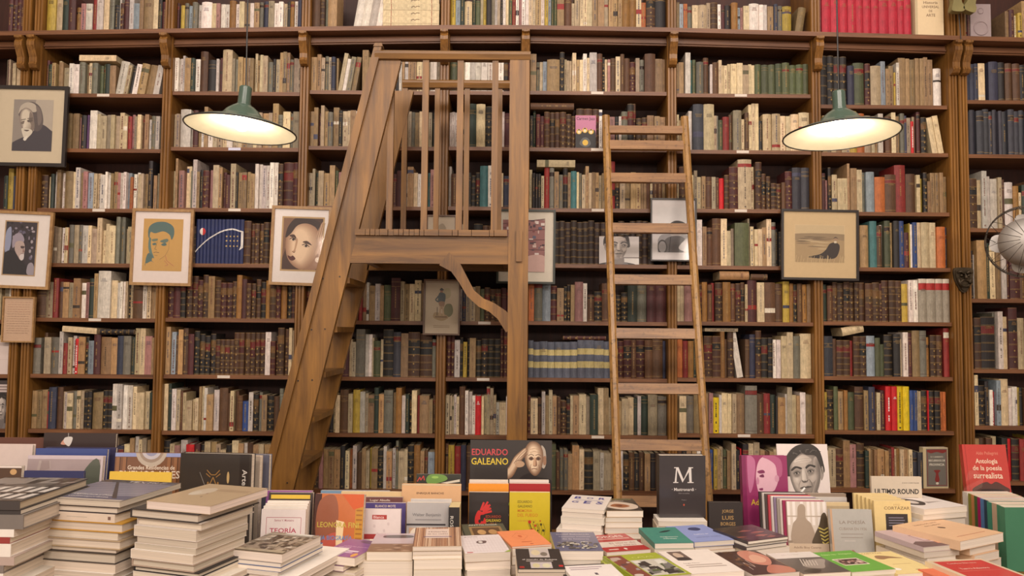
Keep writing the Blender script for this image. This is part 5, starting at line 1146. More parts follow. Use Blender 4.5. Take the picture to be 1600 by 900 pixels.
pile((361, 858), (441, 866), (472, 832), (390, 830), 2.37, [(14, (182, 164, 140), False), (7, (74, 106, 158), False, 345, 446), (7, (80, 90, 130), False, 346, 446), (6, W_, False, 345, 442), (10, W_, False, 331, 470), (14, W_, False, 330, 466)], a_s4, 'aerial photograph covered book atop a low pile left of the stuck-up purple book', 'topped by the aerial photograph book', M_GLOSSY)
def a_s5(A):
    A.rect(0, 0, 1, 1, (126, 66, 138)); A.blob([(.4, .9), (.7, 1), (1, .92), (.7, .8)], (90, 40, 90)); A.text('palabras pueden', .55, .58, .7, .12, (190, 160, 200)); A.text('alquimia', .3, .5, .34, .08, (220, 200, 226)); A.rect(.5, .3, .82, .36, (226, 216, 230)); A.rect(.5, .22, .72, .27, (210, 190, 216)); A.ell(.86, .14, .07, .1, (214, 160, 50))
pile((497, 866), (555, 872), (590, 842), (528, 839), 2.58, [(13, (214, 200, 170), False), (9, (96, 50, 100), False, 482, 541), (5, CR, False, 478, 560), (5, CR, False, 477, 560), (5, (90, 70, 96), False, 477, 560), (8, CR, False, 477, 560)], a_s5, 'purple paperback with an orange spot lying on a low pile', 'under the purple paperback', M_GLOSSY)
def a_s6(A):
    A.rect(0, .42, 1, 1, (196, 178, 184)); A.blob([(.2, .82), (.3, .9), (.8, .9), (.92, .82), (.8, .74), (.3, .74)], (70, 62, 66)); A.rect(0, 0, 1, .42, (150, 116, 92)); streak(A, 14, ((120, 88, 68), (176, 142, 116), (190, 158, 134)), .06, .04, .4, 4)
pile((572, 862), (645, 862), (655, 834), (583, 833), 2.62, [(14, (206, 186, 150), False), (26, (222, 206, 188), False, 561, 646)], a_s6, 'mauve landscape covered book on a thick white volume', 'under the mauve landscape book', M_GLOSSY)
def a_s7(A):
    A.rect(0, 0, 1, 1, (188, 150, 122))
    for k in range(34): u = k/34; A.rect(u, 0, u+random.uniform(.004, .018), 1, random.choice(((120, 70, 48), (96, 56, 40), (216, 190, 164), (150, 98, 66))))
    A.rect(.24, .4, .74, .9, (216, 196, 184)); A.text('Historias', .5, .74, .4, .12, (120, 90, 84)); A.text('de los nadies', .5, .62, .44, .08, (110, 84, 84)); A.rect(.2, .46, .8, .49, (110, 90, 120))
pile((644, 854), (722, 853), (724, 822), (668, 822), 2.60, [(7, (214, 198, 172), False), (7, CR, False), (6, CR, False), (15, CR, False, 648, 723), (14, CR, False, 648, 722)], a_s7, 'brown striped paperback topping a pile left of the black red-hand paperback', 'under the brown striped paperback')
def a_s8(A):
    A.rect(0, 0, 1, 1, (222, 212, 212))
    for k in range(14): A.rect(k/14, .05, k/14+.006, .9, (206, 192, 192))
    for k in range(6): A.rect(0, .1+.14*k, 1, .105+.14*k, (208, 196, 194))
    A.blob([(.36, .58), (.44, .66), (.6, .64), (.56, .52), (.42, .5)], (110, 90, 88)); A.ell(.46, .58, .05, .06, (214, 206, 200)); A.rect(.05, .02, .18, .06, (200, 120, 120)); A.poly([(.86, 0), (1, 0), (1, .1)], (150, 170, 70)); A.text('M. BORGES', .3, .9, .3, .05, (150, 130, 130))
pile((727, 865), (798, 862), (797, 834), (732, 837), 2.60, [(13, (226, 214, 200), False), (13, CR, False), (11, W_, False, 731, 799), (8, CR, False)], a_s8, 'white paperback with a faint grid lying before the black red-hand paperback', 'under the white gridded paperback')
def a_s8b(A): A.rect(0, 0, 1, 1, (84, 84, 66)); A.text('ANTOLOGIA', .5, .9, .7, .12, (226, 218, 200)); A.rect(.14, 0, .9, .76, (150, 120, 80)); A.rect(.2, 0, .84, .66, (96, 70, 46)); A.ell(.4, .3, .1, .2, (190, 150, 100)); A.ell(.66, .3, .1, .2, (180, 140, 92))
pile((728, 838), (796, 836), (797, 817), (740, 819), 2.86, [(8, (92, 92, 74), False), (14, CR, False), (16, CR, False)], a_s8b, 'olive anthology behind the white gridded paperback', 'under the olive anthology')
def a_s9(A): A.rect(0, 0, 1, 1, (226, 140, 94)); A.path([(.24, .6), (.45, .84), (.66, .6), (.45, .36), (.24, .6)], .008, (190, 96, 56)); A.ell(.45, .6, .05, .07, (200, 104, 62)); A.rect(.34, .22, .6, .25, (180, 90, 52)); A.rect(.5, .08, .58, .11, (150, 60, 40))
pile((800, 854), (862, 850), (855, 826), (796, 829), 2.68, [(3, (226, 140, 94), False), (12, (214, 196, 176), False), (13, CR, False)], a_s9, 'flat orange booklet lying before the yellow flowered paperback', 'under the orange booklet')
def a_s9b(A):
    A.rect(0, 0, 1, 1, (52, 44, 42)); A.rect(.3, .55, .74, 1, (186, 176, 172)); A.ell(.44, .8, .1, .14, (206, 192, 160)); A.ell(.62, .72, .08, .1, (120, 110, 100)); A.text('el mundo de Rubens', .5, .45, .76, .09, (228, 220, 212)); A.lines(.2, .8, .34, .4, 1, (190, 180, 172), .05)
    A.rect(.28, .04, .74, .32, (190, 180, 180)); A.ell(.4, .16, .08, .1, (200, 190, 150)); A.ell(.62, .16, .09, .1, (206, 200, 170)); A.rect(.04, .04, .14, .12, (160, 40, 36)); A.rect(.88, .1, .97, .18, (190, 40, 40))
pile((809, 889), (884, 889), (880, 857), (811, 857), 2.36, [(6, (56, 48, 46), False), (13, CR, False), (10, CR, False)], a_s9b, 'black paperback with small art pictures and white title at the front edge', 'under the black art paperback')
def a_s10(A):
    A.rect(0, 0, 1, 1, (104, 104, 132)); A.text('Daniel Balmaceda', .5, .88, .74, .1, (196, 190, 204)); A.text('Historias insólitas', .52, .75, .7, .09, (188, 182, 200)); A.text('de la historia', .52, .62, .6, .08, (188, 182, 200))
    patches(A, 60, ((206, 200, 186), (90, 84, 80), (150, 140, 128), (60, 56, 56), (226, 220, 208)), .06, (.04, .1, .96, .46), 6)
pile((868, 861), (944, 861), (939, 829), (864, 830), 2.62, [(14, (216, 206, 184), False), (14, (206, 196, 190), False, 880, 946), (8, CR, False)], a_s10, 'grey blue history paperback with a crowd picture', 'under the grey blue history paperback', M_GLOSSY)
def a_s11(A):
    A.rect(0, 0, 1, 1, (176, 40, 44)); A.text('BORGES', .5, .86, .72, .13, (230, 214, 206)); A.rect(.06, .7, .94, .74, (214, 180, 170)); A.rect(0, .26, 1, .56, (222, 208, 196)); A.text('El libro de', .62, .46, .6, .08, (170, 130, 124)); A.text('los seres', .62, .34, .5, .08, (170, 130, 124)); A.rect(.12, .1, .34, .14, (230, 214, 206)); A.ell(.5, .12, .035, .05, (236, 220, 210))
pile((948, 863), (1017, 858), (1006, 832), (942, 835), 2.64, [(6, (200, 180, 160), False), (11, CR, False), (9, W_, False, 950, 1002), (9, W_, False, 950, 1000), (12, CR, False)], a_s11, 'red and cream paperback beside the teal paperback', 'under the red and cream paperback', M_GLOSSY)
def a_s12(A): A.rect(0, 0, 1, 1, (66, 132, 118)); A.blob([(.4, .66), (.6, .78), (.78, .8), (.6, .68)], (34, 50, 50)); A.text('Imaginaciones', .55, .38, .46, .08, (226, 226, 216)); A.text('infinitas', .52, .28, .34, .07, (216, 220, 210))
pile((1022, 849), (1085, 848), (1067, 821), (1008, 822), 2.68, [(9, (80, 130, 116), False), (11, CR, False, 1022, 1086), (10, (160, 60, 60), False, 1020, 1085), (9, CR, False)], a_s12, 'teal paperback with a small dark feather', 'under the teal paperback')
def a_s13(A): A.rect(0, 0, 1, 1, (138, 150, 200)); A.blob([(.4, .72), (.5, .84), (.68, .84), (.72, .72), (.56, .64)], (56, 60, 100)); A.text('Equilibrio del', .5, .42, .36, .07, (230, 230, 236)); A.text('universo oculto', .55, .26, .62, .07, (96, 104, 150))
pile((1085, 847), (1147, 843), (1128, 819), (1067, 820), 2.74, [(8, (138, 150, 200), False), (6, CR, False), (12, (210, 180, 160), False), (14, CR, False)], a_s13, 'pale blue paperback with a small dark planet', 'under the pale blue paperback')
def a_s14(A):
    A.rect(0, 0, 1, 1, (224, 214, 206))
    for k, ch in enumerate('BOR'): A.text(ch, .2+.3*k, .80, .17, .2, (66, 66, 140), bold=.03)
    for k, ch in enumerate('GES'): A.text(ch, .2+.3*k, .48, .17, .2, (66, 66, 140), bold=.03)
    A.lines(.2, .8, .6, .66, 1, (150, 150, 176), .05)
    for k in range(8): A.rect(.04, .05+.1*k, .96, .053+.1*k, (206, 196, 190))
pile((878, 793), (944, 797), (943, 764), (885, 762), 2.96, [(6, W_, False), (8, W_, False, 878, 942), (10, W_, False, 876, 944), (9, W_, False, 878, 940), (9, W_, False, 869, 941), (9, W_, False, 872, 942), (9, W_, False, 876, 942), (12, W_, False, 874, 942)], a_s14, 'white paperback with blue spaced letters crowning a tall white pile', 'crowned by spaced blue capitals')
def a_s15(A): A.rect(0, 0, 1, 1, (60, 54, 50)); A.text('Cuentos', .45, .8, .46, .13, (226, 220, 210)); A.lines(.1, .95, .88, .98, 1, (150, 150, 90), .02); A.blob([(.06, .3), (.1, .6), (.5, .72), (.92, .5), (.9, .2), (.5, .08)], (224, 206, 190)); A.blob([(.2, .36), (.36, .54), (.6, .5), (.74, .36), (.5, .24)], (160, 96, 60)); A.ell(.44, .4, .1, .08, (110, 60, 44))
pile((947, 798), (1006, 798), (1002, 777), (946, 777), 2.98, [(10, (190, 160, 124), False), (8, (190, 162, 130), False), (8, CR, False), (9, (214, 170, 140), False, 945, 1004), (8, CR, False), (14, CR, False)], a_s15, 'black cookery covered book on a brown edged pile beside the blue lettered white pile', 'under the black cookery book', M_GLOSSY)
pile((1028, 814), (1106, 815), (1102, 806), (1030, 805), 3.14, [(8, W_, False), (12, CR, False)], None, 'white book lying under the black M volume', 'under the black M volume')
def a_s17(A):
    A.rect(0, 0, 1, 1, (168, 180, 56)); A.rect(.02, 0, .32, .98, (130, 70, 60)); patches(A, 8, ((190, 170, 160), (90, 60, 66), (160, 150, 150)), .1, (.04, .3, .3, .9), 8); A.rect(.34, .04, .94, .72, (206, 202, 190)); patches(A, 22, ((50, 48, 50), (226, 224, 216), (120, 118, 116), (84, 100, 60)), .12, (.35, .06, .93, .7), 9); A.text('CASAS', .64, .82, .4, .08, (214, 220, 120)); A.ell(.14, .1, .08, .05, (214, 200, 190)); A.rect(.0, 0, .04, 1, (150, 164, 50))
pile((990, 904), (1082, 896), (1045, 861), (967, 868), 2.34, [(7, (168, 180, 56), False), (8, (190, 196, 100), False), (10, CR, False)], a_s17, 'lime green architecture book turned aslant at the front', 'under the lime green book', M_GLOSSY)
def a_s18(A): A.rect(0, 0, 1, 1, (226, 216, 208)); A.rect(.14, .56, .42, .96, (110, 92, 84)); A.ell(.27, .78, .08, .12, (190, 168, 150)); A.blob([(.16, .56), (.2, .68), (.36, .68), (.4, .56)], (60, 50, 50)); A.text('Sergio Ferro', .3, .42, .3, .07, (120, 100, 96)); A.lines(.15, .9, .22, .38, 2, (170, 154, 146), .1)
pile((1078, 897), (1163, 892), (1136, 857), (1048, 860), 2.40, [(10, (226, 216, 206), False), (12, CR, False), (10, CR, False)], a_s18, 'white biography with a small sepia portrait at the front', 'under the white biography')
pile((895, 904), (975, 900), (965, 885), (897, 886), 2.30, [(6, W_, False), (12, BKc, True, 890, 972)], lambda A: (A.rect(0, 0, 1, 1, (224, 216, 212)), A.lines(.1, .8, .6, .9, 2, (160, 140, 150), .2), A.rect(.5, .2, .56, .36, (90, 80, 90))), 'white leaflet covered book at the bottom edge, centre', 'at the bottom edge, centre')
def a_s20(A): A.rect(0, 0, 1, 1, (74, 50, 46)); A.blob([(.42, .5), (.5, .9), (.8, 1), (.98, .7), (.8, .4), (.6, .34)], (206, 140, 120)); A.blob([(.5, .5), (.6, .72), (.8, .8), (.86, .6), (.7, .46)], (226, 176, 150)); A.blob([(.4, .1), (.7, .34), (1, .2), (.9, 0), (.5, 0)], (190, 120, 100)); A.path([(.2, .2), (.26, .5), (.34, .3), (.4, .6)], .012, (210, 190, 180)); patches(A, 16, ((90, 60, 40), (50, 34, 34), (130, 90, 60)), .07, (0, .2, .4, 1), 10)
pile((1177, 899), (1250, 893), (1216, 855), (1138, 856), 2.42, [(14, (206, 196, 188), False), (14, CR, False)], a_s20, 'dark red art paperback with a pale face, front right of centre', 'under the dark red art paperback', M_GLOSSY)
def a_s21(A): A.rect(0, 0, 1, 1, (92, 84, 80)); A.rect(0, .72, 1, 1, (228, 220, 214)); A.text('Julio Cortázar', .44, .88, .4, .06, (190, 170, 164)); A.blob([(.3, .3), (.44, .5), (.7, .62), (.96, .6), (.8, .4), (.6, .2)], (156, 146, 138)); [A.line(.3+.06*k, .34, .48+.05*k, .66-.02*k, .02, (206, 196, 186)) for k in range(6)]; A.blob([(.1, .1), (.3, .2), (.5, .14), (.3, .02)], (50, 44, 44))
pile((1255, 897), (1330, 893), (1291, 861), (1227, 863), 2.44, [(14, (200, 180, 160), False), (12, CR, False)], a_s21, 'black and white paperback showing a hand under a white band', 'under the paperback showing a hand', M_GLOSSY)
def a_s22(A): A.rect(0, 0, 1, 1, (104, 164, 66)); A.text('Edipo rey · Antígona', .5, .84, .7, .07, (196, 220, 150)); A.rect(.16, .3, .74, .62, (226, 216, 196)); A.rect(.18, .33, .72, .59, (92, 64, 60)); patches(A, 18, ((206, 180, 170), (60, 44, 44), (170, 130, 120)), .06, (.19, .35, .71, .57), 11)
pile((1331, 894), (1400, 889), (1353, 859), (1296, 861), 2.48, [(8, (214, 206, 176), False), (12, CR, False), (10, CR, False)], a_s22, 'bright green paperback with a small framed picture', 'under the bright green paperback')
def a_s23(A): A.rect(0, 0, 1, 1, (226, 206, 146)); A.text('CORTAZAR', .45, .94, .5, .06, (150, 120, 90)); A.blob([(.3, .7), (.4, .82), (.6, .8), (.9, .66), (.6, .68), (.4, .64)], (150, 116, 84)); A.rect(.36, .4, .8, .42, (196, 170, 120)); A.ell(.22, .2, .09, .05, (240, 234, 226)); A.rect(.6, .14, .7, .16, (150, 120, 90))
pile((1403, 897), (1470, 893), (1419, 860), (1361, 862), 2.50, [(12, (226, 206, 146), False), (12, CR, False)], a_s23, 'pale yellow paperback with a reclining sketch', 'under the pale yellow paperback')
pile((1478, 908), (1545, 904), (1512, 886), (1455, 888), 2.42, [(8, (216, 116, 84), False), (12, CR, False)], lambda A: A.rect(0, 0, 1, 1, (216, 116, 84)), 'orange red booklet at the bottom edge beneath the red and cream book', 'of orange booklets')
def a_s25(A): A.rect(0, 0, 1, 1, (226, 206, 176)); A.rect(.09, .08, .94, .94, (204, 66, 64)); A.text('Catalina Bárcena', .5, .84, .5, .05, (230, 190, 176)); A.text('Tierra Adentro', .5, .6, .5, .08, (236, 214, 200)); A.rect(.1, .5, .9, .505, (226, 180, 160))
pile((1530, 912), (1625, 907), (1558, 872), (1487, 874), 2.36, [(10, (226, 206, 176), False), (12, CR, False)], a_s25, 'red book with a cream border at the bottom right corner', 'under the red and cream book', M_GLOSSY)
def a_s26(A): A.rect(0, 0, 1, 1, (192, 170, 172)); A.poly([(0, 0), (1, 0), (1, .16), (.2, .3), (0, .2)], (110, 88, 88)); A.frame(.44, .3, .8, .62, .02, (110, 60, 60)); A.line(.6, .3, .6, .62, .012, (110, 60, 60)); A.poly([(.6, .14), (1, .1), (1, .2), (.62, .24)], (206, 150, 120))
pile((1443, 855), (1500, 850), (1462, 822), (1418, 826), 2.74, [(8, (200, 180, 182), False), (9, CR, False), (7, W_, False, 1443, 1499), (12, CR, False)], a_s26, 'mauve paperback with a drawn window beside the yellow set', 'under the mauve window paperback')
def a_s27(A): A.rect(0, 0, 1, 1, (220, 182, 146)); A.text('Historia del cerco', .5, .84, .5, .05, (130, 90, 70)); A.text('de Lisboa', .52, .74, .4, .05, (130, 90, 70)); A.blob([(.46, .6), (.5, .64), (.56, .58), (.52, .54)], (90, 60, 50)); A.rect(.2, .16, .84, .175, (170, 100, 76))
pile((1500, 846), (1568, 832), (1520, 804), (1450, 806), 2.78, [(14, (220, 184, 150), False), (12, (220, 184, 150), False, 1503, 1573), (13, (220, 184, 150), False, 1511, 1578), (14, CR, False)], a_s27, 'peach covered paperback on its pile right of the mauve one', 'under the peach paperback')
def a_s28(A): A.rect(0, 0, 1, 1, (226, 218, 214)); A.blob([(.06, .5), (.2, .7), (.42, .64), (.5, .4), (.3, .22), (.1, .3)], (60, 52, 52)); A.ell(.28, .46, .12, .13, (206, 196, 190)); A.rect(.16, .54, .38, .6, (60, 52, 52)); A.poly([(.5, .4), (.9, .36), (.5, .3)], (170, 160, 156))
pile((1443, 796), (1512, 790), (1474, 765), (1436, 769), 3.04, [(9, (226, 216, 204), False), (8, CR, False), (18, W_, False)], a_s28, 'white paperback with a small dark face right of the newspaper poster', 'right of the newspaper poster')
pile((1168, 846), (1232, 838), (1195, 820), (1126, 822), 2.74, [(5, (56, 46, 46), False), (4, W_, False), (6, (70, 60, 60), False), (12, CR, False)], lambda A: (A.rect(0, 0, 1, 1, (52, 44, 44)), streak(A, 14, ((150, 90, 76), (30, 26, 28), (206, 160, 140), (90, 70, 66)), .08, .1, .9, 12)), 'dark glossy magazine lying behind the dark red art paperback', 'under the dark glossy magazine', M_GLOSSY)
# -- upright covers
def up(name, px0, px1, yt, d, col, art, label, T=.015, lean=.12, rz=0, z0=None, **kw):
    W, H, loc = on_table(px0, px1, yt, d, z0=z0, lean=lean, rz=rz)
    return art_book(name, W, H, T, col, art, label, loc, rz=rz, lean=lean, **kw)
def a_poster(A):
    A.rect(0, 0, 1, 1, (52, 46, 44))
    A.text('EDUARDO', .24, .87, .44, .075, (206, 72, 78)); A.text('GALEANO', .24, .77, .45, .075, (226, 196, 60))
    B = A.sub(.46, .34, 1.0, 1.0)
    B.blob([(.1, -.1), (.2, .3), (.46, .46), (.7, .4), (1.0, .34), (1.1, .1), (1.1, -.1)], (34, 29, 29))
    B.blob([(.76, .92), (.85, .84), (.87, .64), (.82, .54), (.76, .6), (.78, .8)], (176, 164, 150)); B.blob([(.8, .72), (.86, .74), (.87, .62), (.81, .6)], (150, 112, 86))
    B.soft([(.38, .72), (.40, .88), (.52, .98), (.68, .96), (.79, .84), (.80, .66), (.74, .5), (.64, .42), (.54, .45), (.44, .56)], [(.47, .74), (.5, .84), (.55, .89), (.62, .88), (.67, .8), (.67, .66), (.64, .56), (.6, .52), (.55, .54), (.5, .62)], (120, 88, 66), (226, 200, 170), 7)
    for u in (.53, .69): B.blob([(u-.06, .7), (u, .735), (u+.06, .7), (u, .67)], (104, 74, 56)); B.ell(u, .698, .016, .014, (30, 22, 20), 8); B.path([(u-.065, .75), (u, .775), (u+.065, .748)], .016, (120, 92, 74))
    B.blob([(.6, .72), (.64, .7), (.66, .6), (.6, .58), (.57, .6)], (196, 156, 124)); B.blob([(.64, .7), (.665, .6), (.63, .585)], (140, 100, 76)); B.path([(.58, .585), (.62, .575), (.66, .59)], .012, (96, 64, 48))
    B.path([(.54, .53), (.6, .54), (.67, .53)], .016, (110, 66, 52)); B.path([(.5, .8), (.6, .82), (.72, .8)], .01, (170, 134, 106)); B.path([(.5, .85), (.6, .87), (.71, .85)], .01, (176, 140, 112)); B.path([(.53, .61), (.51, .55), (.52, .5)], .01, (130, 96, 74)); B.path([(.7, .6), (.72, .54)], .01, (120, 88, 68))
    B.soft([(-.1, .36), (.1, .40), (.24, .58), (.36, .72), (.45, .84), (.4, .88), (.28, .82), (.14, .72), (.02, .56), (-.1, .5)], [(-.06, .42), (.06, .47), (.18, .6), (.3, .72), (.4, .83), (.38, .85), (.28, .78), (.15, .68), (.04, .54), (-.06, .47)], (130, 96, 72), (214, 186, 156), 4)
    for k in range(3): B.path([(.14+.04*k, .62+.05*k-.03*k), (.28+.02*k, .76-.035*k), (.43+.01*k, .86-.04*k)], .012, (120, 86, 66))
    B.blob([(.16, .62), (.3, .66), (.38, .62), (.34, .57), (.22, .56)], (186, 152, 122))
    for k, c in enumerate(((170, 190, 60), (190, 70, 60), (214, 130, 60), (160, 190, 60), (150, 60, 60), (190, 60, 50), (210, 200, 70))): u = .1+.13*k; A.blob([(u-.016, .31), (u, .345), (u+.016, .31), (u, .29)], c)
    A.text('Memoria del fuego', .5, .2, .7, .05, (206, 190, 170))
up('poster_board', 733, 862, 688, 3.42, (50, 44, 42), a_poster, 'black poster board of a bald man resting his head on his hand', T=.008, lean=.05, cat='poster', page=(60, 52, 48), mat=M_GLOSSY)
def a_hand(A):
    A.rect(0, 0, 1, 1, (44, 38, 38)); R_ = (206, 52, 52)
    A = A.sub(0, .17, 1, 1.17)
    A.blob([(.18, .28), (.16, .4), (.24, .52), (.34, .5), (.4, .56), (.46, .62), (.52, .6), (.5, .54), (.4, .46), (.3, .44), (.3, .36), (.36, .34), (.4, .4), (.44, .32), (.34, .24)], R_)
    for a, b_ in (((.36, .5), (.56, .56)), ((.36, .52), (.54, .62)), ((.34, .52), (.48, .67)), ((.3, .52), (.38, .66)), ((.4, .48), (.58, .51))): A.line(*a, *b_, .05, R_)
    A.ell(.28, .34, .035, .03, (44, 38, 38)); A.text('EDUARDO', .62, .42, .38, .05, (170, 70, 50)); A.text('GALEANO', .62, .355, .38, .055, (214, 190, 60))
    for k, (t, c) in enumerate((('EL LIBRO', (206, 120, 50)), ('DE LOS', (214, 190, 60)), ('ABRAZOS', (206, 90, 50)))): A.text(t, .56+.02*(k % 2), .29-.055*k, .3, .045, c)
up('paperback', 731.5, 794, 769.5, 3.14, (44, 38, 38), a_hand, 'black paperback with a red curled hand', T=.02, lean=.03, mat=M_GLOSSY)
up('paperback', 731, 794, 756, 3.175, (230, 146, 40), None, 'orange paperback behind the black one with the red hand', T=.018, lean=.03)
up('paperback', 732, 793, 750.5, 3.205, (222, 210, 196), None, 'white paperback hindmost behind the black one with the red hand', T=.018, lean=.03)
def a_mem(A):
    A.rect(0, 0, 1, 1, (206, 184, 42))
    for k, (t, c) in enumerate((('EDUARDO', (90, 84, 30)), ('GALEANO', (90, 84, 30)), ('MEMORIA', (200, 120, 40)), ('DEL FUEGO', (200, 120, 40)))): A.text(t, .2, .84-.075*k, .5 if k == 3 else .36, .055, c, 'l')
    A.text('I LOS NACIMIENTOS', .2, .52, .46, .03, (196, 140, 60), 'l')
    A = A.sub(0, .16, 1, 1.16)
    for u, v, r_, c in ((.5, .34, .04, (190, 50, 36)), (.64, .28, .03, (200, 80, 40)), (.56, .2, .05, (206, 60, 40)), (.78, .3, .03, (90, 80, 34)), (.84, .2, .03, (70, 64, 34)), (.7, .2, .02, (60, 56, 34)), (.6, .34, .02, (110, 96, 40)), (.76, .36, .02, (180, 90, 40))): A.ell(u, v, r_, r_*.75, c, 10)
    for k in range(12): u = random.uniform(.48, .86); A.path([(u, .12), (u+.03, .22), (u-.02, .32)], .008, (90, 84, 40))
up('paperback', 795.5, 859, 769.5, 3.14, (206, 184, 42), a_mem, 'yellow paperback with small red flowers', T=.02, lean=.03, mat=M_GLOSSY)
up('paperback', 795, 859, 756, 3.175, (160, 26, 32), None, 'dark red paperback behind the yellow one with flowers', T=.018, lean=.03)
up('paperback', 795, 857, 750.5, 3.205, (224, 212, 204), None, 'white paperback hindmost behind the yellow one with flowers', T=.018, lean=.03)
def a_m(A):
    A.rect(0, 0, 1, 1, (56, 50, 52)); c = (222, 216, 212)
    for p in ([(.33, .56), (.37, .56), (.385, .78), (.365, .8)], [(.365, .8), (.42, .8), (.53, .6), (.5, .56)], [(.5, .56), (.53, .62), (.64, .8), (.69, .8)], [(.635, .76), (.69, .8), (.7, .56), (.65, .56)]): A.poly(p, c)
    for u0, u1, v in ((.3, .41, .555), (.61, .74, .555), (.32, .42, .795), (.63, .73, .795)): A.rect(u0, v, u1, v+.014, c)
    A.text('· Mastronardi ·', .53, .45, .52, .05, c); A.text('Obra completa', .53, .385, .24, .022, (150, 144, 144)); A.text('Tomo I', .53, .28, .1, .018, (150, 144, 144)); A.ell(.53, .2, .018, .018, (176, 80, 60))
zM = P(1066, 814.5, 3.2).z
up('hardback_book', 1030, 1103, 712, 3.2, (56, 50, 52), a_m, 'tall black volume with a big white letter M standing upright', T=.05, lean=.0, rz=math.radians(2), z0=P(1066, 814, 3.14).z+.0, hard=True, mat=M_GLOSSY)
def a_jlb(A):
    A.rect(0, 0, 1, 1, (46, 38, 36)); c = (170, 136, 84)
    for k, t in enumerate(('JORGE', 'LUIS', 'BORGES')): A.text(t, .56, .8-.13*k, .34 if k < 2 else .44, .085, c)
up('hardback_book', 1109, 1162, 785, 3.2, (46, 38, 36), a_jlb, 'small black volume with gold letters beside the M volume', T=.03, lean=.08, hard=True)
def a_mag(A):
    A.rect(0, 0, 1, 1, (150, 50, 100)); A.rect(0, 0, .09, 1, (128, 36, 84)); pk = (214, 156, 180)
    F_ = A; A = A.sub(0, .13, 1, 1.0)
    A.blob([(.12, .96), (.2, 1), (.3, .9), (.24, .6), (.14, .5)], (190, 110, 150)); A.blob([(.34, .5), (.3, .7), (.36, .9), (.5, .98), (.74, .9), (.8, .7), (.7, .52), (.52, .4), (.42, .42)], (222, 176, 192))
    A.blob([(.46, .98), (.6, 1.02), (.86, .94), (.88, .74), (.78, .7), (.74, .86), (.6, .94)], (176, 90, 130)); A.blob([(.34, .78), (.46, .8), (.5, .76), (.38, .75)], (130, 44, 90)); A.blob([(.38, .72), (.46, .74), (.48, .7), (.4, .7)], (110, 36, 76)); A.blob([(.33, .7), (.3, .62), (.35, .6), (.37, .66)], (196, 130, 160))
    A.blob([(.36, .54), (.44, .55), (.44, .52), (.38, .52)], (130, 44, 90)); A.ell(.76, .68, .05, .05, (206, 150, 172)); A.blob([(.14, .1), (.3, .42), (.5, .44), (.74, .52), (.96, .4), (1, .1)], (140, 44, 94)); F_.k = A.k+20; A = F_; A.text('Adolfo', .38, .44, .42, .07, (214, 180, 60)); A.text('Bioy', .46, .35, .22, .05, (214, 160, 50)); A.text('Casares', .5, .27, .3, .04, (214, 160, 50))
up('hardback_book', 1163, 1236, 712, 3.36, (150, 50, 100), a_mag, 'magenta volume with a pale young man in profile', T=.03, lean=.10, rz=math.radians(3), spine=(128, 36, 84), hard=True, mat=M_GLOSSY)
def a_cor(A):
    A.rect(0, 0, 1, 1, (226, 214, 210))
    portrait(A, .53, .667, .68, .50, (186, 174, 164), (44, 38, 36), (48, 41, 37), (60, 54, 52), turn=-.3, hairstyle='swept', shade=1, cig=True, rot=.08)
up('portrait_board', 1222, 1303, 694, 3.38, (226, 214, 210), a_cor, 'white board with a black and white portrait of a dark haired smoking man', T=.006, lean=.16, cat='poster', mat=M_GLOSSY)
cols = [(60, 50, 48), (206, 196, 190), (84, 70, 66), (196, 70, 84), (224, 214, 206), (150, 130, 160), (170, 160, 150), (226, 216, 206), (160, 40, 84)]
for k, c in enumerate(cols):
    n = len(cols)-k; up('paperback', 1233-n*4.7, 1297-n*4.2, 784-n*1.7, 3.05+n*.017, c, None, f"{['charcoal', 'pale grey', 'dark brown', 'coral', 'white', 'lilac', 'warm grey', 'cream', 'magenta'][k]} paperback, {ORDW[n][:3]} behind the Bioy Casares photo book", T=.013, lean=.14, group=None) if False else up('paperback', 1233-n*4.7, 1297-n*4.2, 784-n*1.7, 3.05+n*.017, c, None, f"{['charcoal', 'pale grey', 'dark brown', 'coral', 'white', 'lilac', 'warm grey', 'cream', 'magenta'][k]} paperback, {ORD[n]} behind the book with a striped figure", T=.013, lean=.14)
def a_bioy(A):
    A.rect(0, 0, 1, 1, (206, 190, 172)); A.rect(0, .3, 1, 1, (214, 202, 190))
    for u in (.0, .14, .34, .5, .62, .76, .9): A.rect(u, .6, u+.07, 1, (236, 228, 222))
    A.rect(0, .74, 1, .76, (186, 170, 154)); A.blob([(.1, .3), (.12, .6), (.24, .72), (.27, .9), (.37, .96), (.46, .9), (.46, .72), (.6, .6), (.66, .3)], (168, 150, 132)); A.rect(0, .3, .1, .34, (150, 134, 118))
    A.blob([(.6, .28), (.66, .44), (.78, .6), (.86, .78), (.96, .8), (1.02, .6), (1.02, .28)], (84, 72, 56))
    for k in range(5): A.path([(.76+.02*k, .56-.06*k), (.9, .52-.06*k), (1, .56-.06*k)], .03, (206, 190, 104))
    A.rect(0, 0, 1, .29, (206, 186, 162)); A.text('Adolfo Bioy Casares', .46, .22, .68, .05, (140, 116, 100)); A.text('Plan de evasión', .4, .13, .5, .045, (170, 120, 90)); A.rect(.1, .0, .5, .04, (110, 96, 84)); A.rect(.66, .0, .92, .05, (60, 54, 50))
up('paperback', 1234, 1297, 784, 3.05, (206, 190, 172), a_bioy, 'paperback with a shadow and striped figure on its photograph, foremost of its row', T=.013, lean=.14, mat=M_GLOSSY)
